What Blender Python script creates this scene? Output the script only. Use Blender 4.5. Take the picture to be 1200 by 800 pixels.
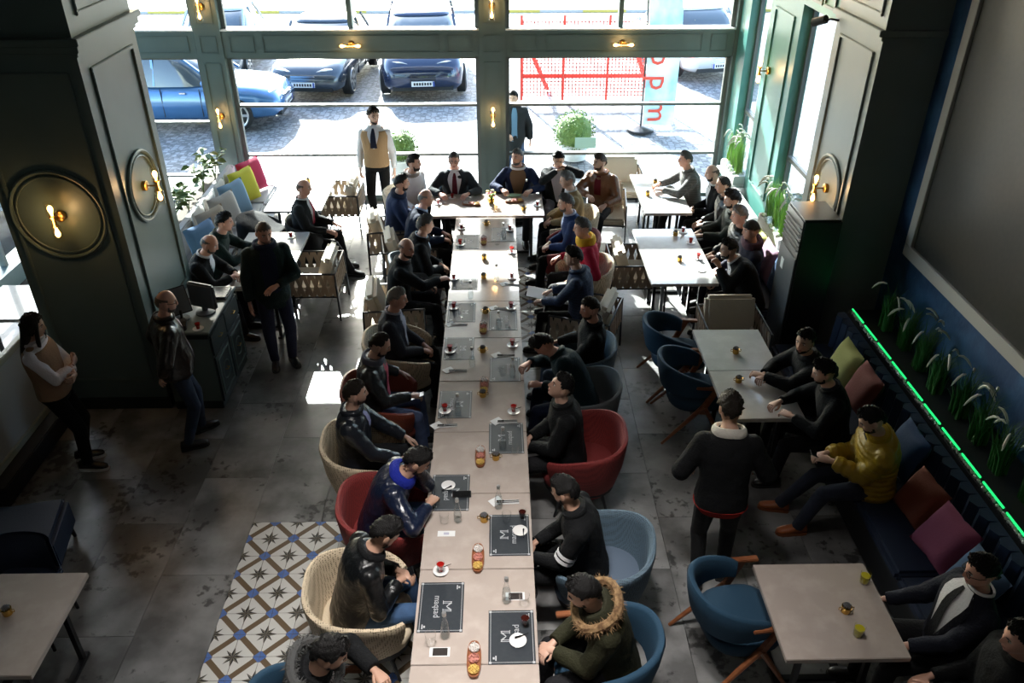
import bpy, bmesh, math, random
import numpy as np
from math import sin, cos, pi, radians as R_

for o in list(bpy.data.objects):
    bpy.data.objects.remove(o)
SC = bpy.context.scene
COL = SC.collection

# ---------------------------------------------------------------- camera
cd = bpy.data.cameras.new('camera'); cam = bpy.data.objects.new('camera', cd); COL.objects.link(cam)
cd.sensor_width = 36.0; cd.lens = 958 / 1200 * 36
cam.location = (0, 0, 5.17); cam.rotation_euler = (R_(90 - 31.7), 0, R_(-1.02))
SC.camera = cam

# ---------------------------------------------------------------- sky, sun, exposure
W = bpy.data.worlds.new('sky'); SC.world = W; W.use_nodes = True
wn = W.node_tree.nodes; wl = W.node_tree.links
bg = wn['Background']; sky = wn.new('ShaderNodeTexSky'); sky.sky_type = 'NISHITA'
sky.sun_disc = False; sky.sun_elevation = R_(28); sky.sun_rotation = R_(-16); sky.dust_density = 1.2
wl.new(sky.outputs[0], bg.inputs[0]); bg.inputs[1].default_value = 1.0
sd = bpy.data.lights.new('sun', 'SUN'); sun = bpy.data.objects.new('sun', sd); COL.objects.link(sun)
sd.energy = 26.0; sd.angle = R_(0.6); sd.color = (1.0, 0.98, 0.95)
sun.rotation_euler = (R_(-61.8), 0, R_(16)); sun.location = (0, 30, 14)
SC.view_settings.view_transform = 'Standard'; SC.view_settings.look = 'None'
SC.view_settings.gamma = 1.0; SC.view_settings.use_curve_mapping = False
SC.view_settings.exposure = 0.45
SC.cycles.max_bounces = 8; SC.cycles.transparent_max_bounces = 16
SC.cycles.sample_clamp_indirect = 6.0

# ---------------------------------------------------------------- materials
MATS = {}
def mat(name, col, rough=.55, metal=0., noise=None, col2=None, bump=None, emit=None, spec=.5, coat=0., stretch=None, sheen=0.):
    """principled material; noise=(scale, lo, hi) mixes col to col2; bump=(scale, strength)"""
    if name in MATS: return MATS[name]
    m = bpy.data.materials.new(name); m.use_nodes = True
    n = m.node_tree.nodes; l = m.node_tree.links; b = n['Principled BSDF']
    b.inputs['Base Color'].default_value = (*col, 1); b.inputs['Roughness'].default_value = rough
    b.inputs['Metallic'].default_value = metal; b.inputs['Specular IOR Level'].default_value = spec
    if coat: b.inputs['Coat Weight'].default_value = coat
    if sheen: b.inputs['Sheen Weight'].default_value = sheen
    if emit: b.inputs['Emission Color'].default_value = (*emit[0], 1); b.inputs['Emission Strength'].default_value = emit[1]
    vec = None
    if noise or bump:
        tc = n.new('ShaderNodeTexCoord'); vec = tc.outputs['Object']
        if stretch:
            mp = n.new('ShaderNodeMapping'); mp.inputs['Scale'].default_value = stretch; l.new(vec, mp.inputs[0]); vec = mp.outputs[0]
    if noise:
        t = n.new('ShaderNodeTexNoise'); t.inputs['Scale'].default_value = noise[0]; t.inputs['Detail'].default_value = 6
        l.new(vec, t.inputs['Vector'])
        r = n.new('ShaderNodeValToRGB'); r.color_ramp.elements[0].position = noise[1]; r.color_ramp.elements[1].position = noise[2]
        r.color_ramp.elements[0].color = (*col, 1); r.color_ramp.elements[1].color = (*(col2 or [c * 1.6 for c in col]), 1)
        l.new(t.outputs[0], r.inputs[0]); l.new(r.outputs[0], b.inputs['Base Color'])
    if bump:
        t = n.new('ShaderNodeTexNoise'); t.inputs['Scale'].default_value = bump[0]; t.inputs['Detail'].default_value = 3
        l.new(vec, t.inputs['Vector'])
        bp = n.new('ShaderNodeBump'); bp.inputs['Strength'].default_value = bump[1]; bp.inputs['Distance'].default_value = .02
        l.new(t.outputs[0], bp.inputs['Height']); l.new(bp.outputs[0], b.inputs['Normal'])
    MATS[name] = m
    return m

def glass(name, tint=(1, 1, 1), refl=.5, ior=1.45):
    if name in MATS: return MATS[name]
    m = bpy.data.materials.new(name); m.use_nodes = True
    n = m.node_tree.nodes; l = m.node_tree.links; n.remove(n['Principled BSDF'])
    tr = n.new('ShaderNodeBsdfTransparent'); tr.inputs[0].default_value = (*tint, 1)
    gl = n.new('ShaderNodeBsdfGlossy'); gl.inputs['Roughness'].default_value = .03
    fr = n.new('ShaderNodeLayerWeight'); fr.inputs[0].default_value = .5; pw = n.new('ShaderNodeMath'); pw.operation = 'POWER'; pw.inputs[1].default_value = 2.6; l.new(fr.outputs['Facing'], pw.inputs[0])
    mu = n.new('ShaderNodeMath'); mu.operation = 'MULTIPLY'; mu.inputs[1].default_value = refl; l.new(pw.outputs[0], mu.inputs[0])
    mx = n.new('ShaderNodeMixShader'); l.new(mu.outputs[0], mx.inputs[0]); l.new(tr.outputs[0], mx.inputs[1]); l.new(gl.outputs[0], mx.inputs[2])
    l.new(mx.outputs[0], n['Material Output'].inputs[0])
    MATS[name] = m
    return m

def weave(name, col, col2, scale=90., rough=.75):
    """fine two-tone knit of a mesh-cloth shell"""
    if name in MATS: return MATS[name]
    m = mat(name, col, rough); n = m.node_tree.nodes; l = m.node_tree.links; b = n['Principled BSDF']
    tc = n.new('ShaderNodeTexCoord'); ck = n.new('ShaderNodeTexVoronoi'); ck.inputs['Scale'].default_value = scale; ck.inputs['Randomness'].default_value = .15
    l.new(tc.outputs['Object'], ck.inputs['Vector'])
    r = n.new('ShaderNodeValToRGB'); r.color_ramp.elements[0].position = .22; r.color_ramp.elements[1].position = .42
    r.color_ramp.elements[0].color = (*col2, 1); r.color_ramp.elements[1].color = (*col, 1)
    l.new(ck.outputs['Distance'], r.inputs[0]); l.new(r.outputs[0], b.inputs['Base Color'])
    bp = n.new('ShaderNodeBump'); bp.inputs['Strength'].default_value = .5; bp.inputs['Distance'].default_value = .006
    l.new(ck.outputs['Distance'], bp.inputs['Height']); l.new(bp.outputs[0], b.inputs['Normal'])
    return m

# ---------------------------------------------------------------- mesh helpers
class MB:
    """collects shapes; build() links them as ONE mesh object"""
    def __init__(s): s.v = []; s.f = []; s.m = []
    def add(s, vs, fs, m=0):
        o = len(s.v); s.v += [tuple(map(float, v)) for v in vs]
        s.f += [tuple(i + o for i in f) for f in fs]; s.m += [m] * len(fs) if isinstance(m, int) else list(m)
        return s
    def box(s, x0, x1, y0, y1, z0, z1, m=0):
        return s.add([(x0,y0,z0),(x1,y0,z0),(x1,y1,z0),(x0,y1,z0),(x0,y0,z1),(x1,y0,z1),(x1,y1,z1),(x0,y1,z1)],
                     [(0,3,2,1),(4,5,6,7),(0,1,5,4),(1,2,6,5),(2,3,7,6),(3,0,4,7)], m)
    def bar(s, a, b, w, h, m=0, up=(0,0,1)):
        a = np.array(a, float); b = np.array(b, float); d = b - a; d /= np.linalg.norm(d)
        x = np.cross(d, up)
        if np.linalg.norm(x) < 1e-4: x = np.cross(d, (0, 1, 0))
        x /= np.linalg.norm(x); u = np.cross(x, d); x = x * w / 2; u = u * h / 2
        return s.add([a-x-u,a+x-u,a+x+u,a-x+u,b-x-u,b+x-u,b+x+u,b-x+u],
                     [(0,3,2,1),(4,5,6,7),(0,1,5,4),(1,2,6,5),(2,3,7,6),(3,0,4,7)], m)
    def rings(s, rs, m=0, cap=True, closed=False):
        """loft equal-length closed rings"""
        n = len(rs[0]); vs = [p for r in rs for p in r]; fs = []
        k = len(rs)
        for i in range(k if closed else k - 1):
            a = i * n; b = ((i + 1) % k) * n
            fs += [(a+j, a+(j+1) % n, b+(j+1) % n, b+j) for j in range(n)]
        if cap and not closed:
            fs.append(tuple(range(n - 1, -1, -1))); fs.append(tuple((k-1)*n + j for j in range(n)))
        return s.add(vs, fs, m)
    def tube(s, pts, r, n=8, m=0, cap=True, closed=False, flat=1.):
        P = [np.array(p, float) for p in pts]; k = len(P)
        rr = [r] * k if isinstance(r, (int, float)) else r
        rs = []; u = None
        for i in range(k):
            a = P[(i - 1) % k] if (closed or i) else P[i]; b = P[(i + 1) % k] if (closed or i < k - 1) else P[i]
            t = b - a; t = t / (np.linalg.norm(t) + 1e-9)
            if u is None: u = np.array((0., 0, 1)) if abs(t[2]) < .9 else np.array((0., 1, 0))
            u = u - t * np.dot(u, t)
            if np.linalg.norm(u) < 1e-5: u = np.cross(t, (1., 0, 0))
            u /= np.linalg.norm(u); w = np.cross(t, u)
            rs.append([P[i] + (w * cos(q) + u * sin(q) * flat) * rr[i] for q in [2*pi*j/n for j in range(n)]])
        return s.rings(rs, m, cap, closed)
    def lathe(s, prof, n=16, m=0, c=(0, 0, 0), cap=True):
        return s.rings([[(c[0]+r*cos(2*pi*j/n), c[1]+r*sin(2*pi*j/n), c[2]+z) for j in range(n)] for r, z in prof], m, cap)
    def ball(s, c, r, n=10, k=6, m=0):
        r = (r, r, r) if isinstance(r, (int, float)) else r
        return s.rings([[(c[0]+r[0]*sin(a)*cos(2*pi*j/n), c[1]+r[1]*sin(a)*sin(2*pi*j/n), c[2]-r[2]*cos(a)) for j in range(n)]
                        for a in [pi*(i+.35)/(k-.3) for i in range(k)]], m)
    def prism(s, pts, a, b, m=0):
        """polygon pts (3d) extruded from offset a to offset b"""
        a = np.array(a, float); b = np.array(b, float); n = len(pts)
        vs = [np.array(p) + a for p in pts] + [np.array(p) + b for p in pts]
        return s.add(vs, [tuple(range(n-1, -1, -1)), tuple(range(n, 2*n))] + [(i, (i+1) % n, n+(i+1) % n, n+i) for i in range(n)], m)
    def grid(s, rows, m=0, close=False):
        nr = len(rows); nc = len(rows[0]); fs = []
        for i in range(nr - 1):
            for j in range(nc if close else nc - 1):
                fs.append((i*nc+j, i*nc+(j+1) % nc, (i+1)*nc+(j+1) % nc, (i+1)*nc+j))
        return s.add([p for r in rows for p in r], fs, m)
    def xf(s, M, o=(0, 0, 0)):
        V = np.array(s.v) @ np.array(M).T + np.array(o); s.v = [tuple(v) for v in V]; return s
    def join(s, b, m=None):
        return s.add(b.v, b.f, list(b.m) if m is None else m)
    def mesh(s, name, mats, smooth=35, bevel=0., fix=True):
        me = bpy.data.meshes.new(name); me.from_pydata(s.v, [], s.f)
        for q in (mats if isinstance(mats, (list, tuple)) else [mats]): me.materials.append(q)
        me.polygons.foreach_set('material_index', s.m)
        if fix or bevel:
            bm = bmesh.new(); bm.from_mesh(me)
            if bevel: bmesh.ops.bevel(bm, geom=list(bm.edges), offset=bevel, segments=2, affect='EDGES', clamp_overlap=True)
            if fix: bmesh.ops.recalc_face_normals(bm, faces=bm.faces)
            bm.to_mesh(me); bm.free()
        if smooth:
            me.polygons.foreach_set('use_smooth', [True] * len(me.polygons)); me.set_sharp_from_angle(angle=R_(smooth))
        me.update()
        return me
    def build(s, name, mats, parent=None, **kw):
        return link(name, s.mesh(name, mats, **kw), parent)

def link(name, me, parent=None, loc=None, rz=None):
    o = bpy.data.objects.new(name, me); COL.objects.link(o)
    if parent: o.parent = parent
    if loc is not None: o.location = loc
    if rz is not None: o.rotation_euler = (0, 0, rz)
    return o
def tag(o, label=None, cat=None, group=None, kind=None):
    for k, v in (('label', label), ('category', cat), ('group', group), ('kind', kind)):
        if v: o[k] = v
    return o
def thing(name, label, cat, loc=(0, 0, 0), rz=0., group=None):
    return tag(link(name, None, None, loc, rz), label, cat, group)
def struct(name, mb, mats, **kw):
    return tag(mb.build(name, mats, **kw), kind='structure')
def dup(root, loc, rz=0., label=None, group=None, swap=None):
    """copy of a thing with its parts and sub-parts; swap maps materials"""
    def cp(o, par):
        c = o.copy(); COL.objects.link(c); c.parent = par
        for ch in CH.get(o, []): cp(ch, c)
        return c
    r = cp(root, None); r.location = loc; r.rotation_euler = (0, 0, rz)
    if label: r['label'] = label
    if group: r['group'] = group
    return r
CH = {}
def reg(root):
    """remember a prototype's tree (children lookup is slow on big scenes)"""
    def go(o):
        CH[o] = [c for c in bpy.data.objects if c.parent == o]
        for c in CH[o]: go(c)
    go(root); return root
def arc(c, r, a0, a1, n, ax=(1, 0, 0), ay=(0, 0, 1)):
    c = np.array(c, float); ax = np.array(ax, float); ay = np.array(ay, float)
    return [c + (ax*cos(a) + ay*sin(a)) * r for a in [R_(a0 + (a1-a0)*i/(n-1)) for i in range(n)]]
def text(name, body, size, mtl, parent, M, ext=.0006, align='CENTER'):
    """flat lettering turned to a mesh; M = 4x4 matrix rows"""
    from mathutils import Matrix
    cu = bpy.data.curves.new(name, 'FONT'); cu.body = body; cu.size = size; cu.align_x = align; cu.align_y = 'CENTER'; cu.extrude = ext; cu.resolution_u = 2
    t = bpy.data.objects.new(name, cu); me = bpy.data.meshes.new_from_object(t); bpy.data.objects.remove(t); bpy.data.curves.remove(cu)
    me.name = name; me.materials.clear(); me.materials.append(mtl); me.transform(Matrix(M))
    return link(name, me, parent) if parent is not False else me
rnd = random.Random(7)

# ================================================================ SETTING
PAINT = mat('green_grey_paint', (.095, .135, .13), .38, noise=(3, .3, .8), col2=(.11, .155, .148))
PAINTD = mat('dark_green_paint', (.012, .022, .024), .4, noise=(3, .3, .8), col2=(.016, .028, .03))
GREY = mat('window_frame_grey', (.12, .135, .13), .4)
WHITE = mat('sill_white', (.75, .76, .75), .5)
PANE = glass('window_pane_glass', (.93, .97, .96), .6)
DARK = mat('near_black', (.008, .009, .011), .6)
BLUEW = mat('blue_plaster', (.008, .04, .115), .7, noise=(2.5, .42, .75), col2=(.03, .11, .24), bump=(14, .3))
CEIL = mat('ceiling_dark', (.022, .024, .027), .8, noise=(2, .3, .7))
TILEA = mat('floor_tile_stone', (.27, .268, .266), .33, noise=(2.2, .36, .62), col2=(.095, .094, .093), bump=(30, .06))
def tilemat():
    m = TILEA; n = m.node_tree.nodes; l = m.node_tree.links; b = n['Principled BSDF']
    src = b.inputs['Base Color'].links[0].from_socket
    oi = n.new('ShaderNodeObjectInfo'); va = n.new('ShaderNodeVectorMath'); va.operation = 'SCALE'
    tc = [q for q in n if q.type == 'TEX_COORD'][0]
    # every tile shows another piece of the stone
    ad = n.new('ShaderNodeVectorMath'); ad.operation = 'ADD'; cb = n.new('ShaderNodeCombineXYZ')
    mu = n.new('ShaderNodeMath'); mu.operation = 'MULTIPLY'; mu.inputs[1].default_value = 60.
    l.new(oi.outputs['Random'], mu.inputs[0])
    for k in range(3): l.new(mu.outputs[0], cb.inputs[k])
    l.new(tc.outputs['Object'], ad.inputs[0]); l.new(cb.outputs[0], ad.inputs[1])
    for q in n:
        if q.type == 'TEX_NOISE': l.new(ad.outputs[0], q.inputs['Vector'])
    # small black flecks in patches
    t2 = n.new('ShaderNodeTexNoise'); t2.inputs['Scale'].default_value = 14; t2.inputs['Detail'].default_value = 5; l.new(ad.outputs[0], t2.inputs['Vector'])
    t3 = n.new('ShaderNodeTexNoise'); t3.inputs['Scale'].default_value = 1.7; l.new(ad.outputs[0], t3.inputs['Vector'])
    s = n.new('ShaderNodeMath'); s.operation = 'ADD'; l.new(t2.outputs[0], s.inputs[0]); l.new(t3.outputs[0], s.inputs[1])
    rp = n.new('ShaderNodeMapRange'); rp.inputs[1].default_value = 1.14; rp.inputs[2].default_value = 1.24; rp.inputs[3].default_value = 1; rp.inputs[4].default_value = .3
    l.new(s.outputs[0], rp.inputs[0])
    br = n.new('ShaderNodeMapRange'); br.inputs[3].default_value = .75; br.inputs[4].default_value = 1.2; l.new(oi.outputs['Random'], br.inputs[0])
    m2 = n.new('ShaderNodeMath'); m2.operation = 'MULTIPLY'; l.new(rp.outputs[0], m2.inputs[0]); l.new(br.outputs[0], m2.inputs[1])
    l.new(src, va.inputs[0]); l.new(m2.outputs[0], va.inputs['Scale']); l.new(va.outputs[0], b.inputs['Base Color'])
tilemat()

XL, XR, YB, YF, ZC = -6.5, 4.25, -2.5, 12.9, 6.3
floor = struct('floor', MB().box(XL - .3, XR + .3, YB, YF + .3, -.2, -.012), mat('grout', (.06, .058, .055), .8))
PATCH = [(-2.2, 0., 2.56, 5.36), (-.8, .8, 8.36, 10.36)]          # inlaid carpets of patterned cement tiles
tm = MB().box(-.298, .298, -.598, .598, -.02, 0).mesh('floor_tile', TILEA, smooth=0)
def clip(x0, x1, y0, y1):
    out = [(x0, x1, y0, y1)]
    for a0, a1, b0, b1 in PATCH:
        nx = []
        for q in out:
            X0, X1, Y0, Y1 = q
            if X1 <= a0 + 1e-4 or X0 >= a1 - 1e-4 or Y1 <= b0 + 1e-4 or Y0 >= b1 - 1e-4: nx.append(q); continue
            if X0 < a0: nx.append((X0, a0, Y0, Y1))
            if X1 > a1: nx.append((a1, X1, Y0, Y1))
            c0, c1 = max(X0, a0), min(X1, a1)
            if Y0 < b0: nx.append((c0, c1, Y0, b0))
            if Y1 > b1: nx.append((c0, c1, b1, Y1))
        out = nx
    return out
for i in range(-7, 11):
    for j in range(-3, 8):
        x0 = -2.2 + .6 * i; y0 = 5.36 + 1.2 * j + (.6 if i % 2 else 0) - (0 if j > -3 else 0)
        for q in clip(max(x0, XL), min(x0 + .6, XR), y0, min(y0 + 1.2, YF)):
            if q[1] - q[0] < .03 or q[3] - q[2] < .03: continue
            w, h = q[1] - q[0], q[3] - q[2]
            if abs(w - .6) < .01 and abs(h - 1.2) < .01: me = tm
            else: me = MB().box(-w/2+.002, w/2-.002, -h/2+.002, h/2-.002, -.02, 0).mesh('floor_tile', TILEA, smooth=0)
            link('floor_tile', me, floor, ((q[0]+q[1])/2, (q[2]+q[3])/2, 0))
struct('floor_rear', MB().box(XL, XR, YB, 1.7, -.01, 0), TILEA)

# patterned tile: two quarter stars, two blue quarters, a brown diagonal band
tw, tb, tbl, tk, tg = [mat(*a) for a in (('cement_white', (.62, .61, .58), .4), ('cement_brown', (.13, .085, .045), .45), ('cement_blue', (.08, .16, .42), .45), ('cement_black', (.012, .012, .012), .45), ('cement_grey', (.17, .155, .125), .45))]
def star_tile():
    b = MB(); a = .1; e = .0985; z = 0.
    P = lambda x, y: (x, y, z)
    for s in (1, -1):
        q = lambda x, y: P(s * x, s * y)
        # star centre at the tile corner (e,e): kite points along the edges and the diagonal
        c = (e, e)
        b.add([q(*c), q(e-.03, e-.013), q(e-.082, e), ], [(0, 1, 2)], 3)
        b.add([q(*c), q(e, e-.082), q(e-.013, e-.03)], [(0, 1, 2)], 4)
        b.add([q(*c), q(e-.013, e-.03), q(e-.058, e-.058)], [(0, 1, 2)], 3)
        b.add([q(*c), q(e-.058, e-.058), q(e-.03, e-.013)], [(0, 1, 2)], 4)
        # white field round the star
        k = .165
        b.add([q(e-.082, e), q(e-.03, e-.013), q(e-.058, e-.058), q(e-.0875, e-.0775), q(e-.15, e-.015), q(e-.15, e)], [(0, 1, 2, 3, 4, 5)], 0)
        b.add([q(e, e-.082), q(e, e-.15), q(e-.015, e-.15), q(e-.0775, e-.0875), q(e-.0875, e-.0775), q(e-.058, e-.058), q(e-.013, e-.03)], [(0, 1, 2, 3, 4, 5, 6)], 0)
        # blue corner (-e, e) mirrored
        b.add([P(s*-e, s*e), P(s*(-e+.05), s*e), P(s*-e, s*(e-.05))], [(0, 2, 1)], 2)
    b.v = [(x, y, z + (.0004 if abs(z) < 1 else 0)) for x, y, z in b.v]
    b.box(-e, e, -e, e, -.02, 0, 1)
    return b
stm = star_tile().mesh('patterned_tile', [tw, tb, tbl, tk, tg], smooth=0)
for x0, x1, y0, y1 in PATCH:
    nx = round((x1 - x0) / .2); ny = round((y1 - y0) / .2)
    for i in range(nx):
        for j in range(ny):
            o = link('patterned_tile', stm, floor, (x0 + .1 + .2*i, y0 + .1 + .2*j, 0.), (i + j) % 2 * pi / 2)

# ---------------------------------------------------------------- shell
struct('ceiling', MB().box(XL - .3, XR + .3, YB - .3, YF + .3, ZC, ZC + .2), CEIL)
struct('wall_back', MB().box(XL - .3, XR + .3, YB - .3, YB, 0, ZC), PAINTD)
struct('wall_right', MB().box(XR, XR + .3, YB, 8.0, 0, ZC), BLUEW)
w = MB(); w.box(XL-.3, XL, YB, 8.7, 0, ZC).box(XL-.3, XL, 8.7, 12.7, 0, .25).box(XL-.3, XL, 8.7, 12.7, 4.6, ZC).box(XL-.3, XL, 12.7, YF+.3, 0, ZC)
struct('wall_left', w, PAINT)

def moulding(parent, face, a0, a1, z0, z1, off, w=.035, d=.022, mtl=None, notch=None):
    """raised rectangular frame on a wall face: face = 'x' (plane x=off) or 'y'"""
    b = MB(); sg = 1 if d > 0 else -1; d = abs(d)
    def bx(p0, p1, q0, q1):
        lo, hi = (off, off + d) if sg > 0 else (off - d, off)
        if face == 'x': b.box(lo, hi, p0, p1, q0, q1)
        else: b.box(p0, p1, lo, hi, q0, q1)
    bx(a0, a1, z0, z0 + w); bx(a0, a1, z1 - w, z1)
    bx(a0, a0 + w, z0 + w, z1 - w); bx(a1 - w, a1, z0 + w, z1 - w)
    return b.build('panel_moulding', mtl or PAINT, parent, bevel=.006)
def medallion(parent, c, r, ax, nrm, a0=0, a1=360, mtl=None, disc=None):
    n = 40; ax = np.array(ax, float); b = MB()
    b.tube(arc(c, r, a0, a1, n, ax), .02, 8, closed=False)
    b.tube(arc(np.array(c) , r - .05, a0, a1, n, ax), .009, 6)
    o = b.build('round_moulding', mtl or PAINT, parent)
    return o

# left column
cl = struct('wall_column_left', MB().box(-4.55, -3.5, 7.1, 8.36, 0, ZC), PAINT)
b = MB()
for z0, z1, d in ((3.60, 3.64, .02), (3.64, 3.70, .045), (3.70, 3.76, .07)): b.box(-4.55-d, -3.5+d, 7.1-d, 8.36+d, z0, z1)
b.build('cornice', PAINT, cl, bevel=.006)
MB().box(-4.57, -3.48, 7.08, 8.38, 0, .14).build('plinth', PAINTD, cl, bevel=.008)
moulding(cl, 'x', 7.27, 8.22, .95, 3.48, -3.5); moulding(cl, 'x', 7.27, 8.22, 3.9, 5.9, -3.5)
medallion(cl, (-3.49, 7.73, 2.24), .34, (0, 1, 0), 1)
moulding(cl, 'y', -4.47, -3.6, .35, 3.48, 7.1, d=-.022); medallion(cl, (-4.05, 7.09, 2.2), .42, (1, 0, 0), -1)
# right column and the pilaster behind it
cr = struct('wall_column_right', MB().box(3.65, 4.55, 8.0, 9.2, 0, ZC), mat('grey_paint', (.16, .185, .175), .4, noise=(2, .3, .7), col2=(.18, .205, .195)))
CRP = MATS['grey_paint']
b = MB()
for z0, z1, d in ((3.52, 3.56, .02), (3.56, 3.62, .05)): b.box(3.65-d, 4.3, 8.0-d*.3, 9.2+d, z0, z1)
b.build('cornice', CRP, cr, bevel=.006)
moulding(cr, 'x', 8.12, 9.02, .4, 3.4, 3.65, d=-.022, mtl=CRP); moulding(cr, 'x', 8.12, 9.02, 3.72, 5.8, 3.65, d=-.022, mtl=CRP)
medallion(cr, (3.64, 8.55, 1.85), .36, (0, 1, 0), -1, mtl=CRP); medallion(cr, (3.64, 8.55, 4.1), .28, (0, 1, 0), -1, mtl=CRP)
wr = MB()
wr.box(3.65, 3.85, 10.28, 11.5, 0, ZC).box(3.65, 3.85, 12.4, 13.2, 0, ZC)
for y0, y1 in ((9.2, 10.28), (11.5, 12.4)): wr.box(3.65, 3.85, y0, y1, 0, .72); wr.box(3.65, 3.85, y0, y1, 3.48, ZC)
TEAL_GLOW = mat('teal_backlight_glow', (.07, .23, .2), .38, noise=(3, .3, .8), col2=(.08, .25, .22))  # window back-light glow put into the wall colour as extra teal
wrs = struct('wall_right_windows', wr, TEAL_GLOW)
moulding(wrs, 'x', 10.5, 11.28, .9, 3.3, 3.65, d=-.02, mtl=TEAL_GLOW)
moulding(wrs, 'x', 9.28, 9.62, 3.56, 3.84, 3.65, d=-.02); moulding(wrs, 'x', 9.68, 10.2, 3.56, 3.84, 3.65, d=-.02)
for k, (y0, y1) in enumerate(((9.2, 10.28), (11.5, 12.4))):
    wn_ = tag(link('window_%d' % (k + 4), None), kind='structure')
    b = MB(); b.box(3.77, 3.82, y0, y0+.05, .72, 3.48).box(3.77, 3.82, y1-.05, y1, .72, 3.48).box(3.77, 3.82, y0, y1, .72, .78).box(3.77, 3.82, y0, y1, 3.42, 3.48)
    b.build('window_frame', GREY, wn_)
    MB().box(3.76, 3.83, y0+.05, y1-.05, 1.6, 1.65).build('transom', GREY, wn_)
    for z0, z1 in ((.78, 1.6), (1.66, 3.42)): MB().box(3.79, 3.798, y0+.05, y1-.05, z0, z1).build('pane', PANE, wn_)
    MB().box(3.46, 3.76, y0, y1, .72, .745).build('sill', WHITE, wn_)

# far wall: posts, panelled beam, windows
wf = MB()
wf.box(XL, -6.35, YF-.05, YF+.25, 0, ZC).box(-4.52, -4.12, YF-.05, YF+.25, 0, ZC).box(-.27, .13, YF-.05, YF+.25, 0, ZC).box(3.6, 4.0, YF-.05, YF+.25, 0, ZC).box(XL, XR, YF, YF+.25, 4.9, ZC)
wfs = struct('wall_far', wf, PAINT)
for x0, x1 in ((-4.45, -4.19), (-.2, .06)):
    moulding(wfs, 'y', x0, x1, .3, 2.25, YF-.05, w=.02, d=-.014); moulding(wfs, 'y', x0, x1, 2.8, 4.8, YF-.05, w=.02, d=-.014); moulding(wfs, 'y', x0, x1, 2.38, 2.64, YF-.05, w=.02, d=-.014)
MB().box(XL, 3.6, YF-.02, YF+.02, 0, .1).build('skirting', PAINT, wfs)
for k, (x0, x1) in enumerate(((-6.35, -4.52), (-4.12, -.27), (.13, 3.6))):
    beam = struct('trim_%d' % (k + 1), MB().box(x0, x1, YF-.03, YF+.25, 2.31, 2.70), PAINT, bevel=.008)
    cuts = [x0+.1] + ([x0+.48, x0+.6] if k else []) + ([x1-.48, x1-.36] if k == 2 else ([x1-.6, x1-.48] if k else [])) + [x1-.1]
    for c0, c1 in zip(cuts[::2], cuts[1::2]): moulding(beam, 'y', c0, c1, 2.38, 2.64, YF-.03, w=.02, d=-.014)
    MB().box(x0, x1, YF-.05, YF+.2, 2.70, 2.722).build('sill_board', WHITE, beam)
    wn_ = tag(link('window_%d' % (k + 1), None), kind='structure')
    rails = (.42, 1.3) if k == 0 else (.76, 1.56)
    b = MB()
    for xa, xb in ((x0, x0+.06), (x1-.06, x1)): b.box(xa, xb, YF+.06, YF+.14, .02, 2.31); b.box(xa, xb, YF+.06, YF+.14, 2.72, 4.9)
    b.box(x0, x1, YF+.06, YF+.14, .0, .06).box(x0, x1, YF+.06, YF+.14, 2.27, 2.31).box(x0, x1, YF+.06, YF+.14, 4.84, 4.9)
    b.build('window_frame', GREY, wn_, bevel=.004)
    for z in rails: MB().box(x0+.06, x1-.06, YF+.05, YF+.15, z-.02, z+.02).build('rail', GREY, wn_, bevel=.004)
    xm = (x0 + x1) / 2
    if k: MB().box(xm-.035, xm+.035, YF+.03, YF+.17, 2.722, 4.84).build('mullion', PAINT, wn_, bevel=.004)
    for z0, z1 in zip((.06, rails[0]+.02, rails[1]+.02), (rails[0]-.02, rails[1]-.02, 2.27)):
        MB().box(x0+.06, x1-.06, YF+.095, YF+.105, z0, z1).build('pane', PANE, wn_)
    for xa, xb in (((x0+.06, xm-.035), (xm+.035, x1-.06)) if k else ((x0+.06, x1-.06),)):
        MB().box(xa, xb, YF+.095, YF+.105, 2.722, 4.84).build('pane', PANE, wn_)
wn_ = tag(link('window_6', None), kind='structure')
b = MB()
for y in (8.7, 10.0, 11.3, 12.64): b.box(XL-.2, XL-.12, y, y+.06, .25, 4.6)
b.box(XL-.2, XL-.12, 8.7, 12.7, 1.2, 1.25).box(XL-.2, XL-.12, 8.7, 12.7, 2.5, 2.6); b.build('window_frame', GREY, wn_)
for y in (8.76, 10.06, 11.36): MB().box(XL-.165, XL-.155, y, y+1.24, .25, 4.6).build('pane', PANE, wn_)
# unseen canopy slab added to block the sun at the upper windows
roof = struct('sun_block_canopy', MB().box(-9, 7, YF+.3, 16.2, 5.0, 5.25), mat('sun_block_white', (.7, .7, .68), .7))
tag(roof, 'unseen white canopy slab added above the pavement to block the sun', 'canopy')

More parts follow.
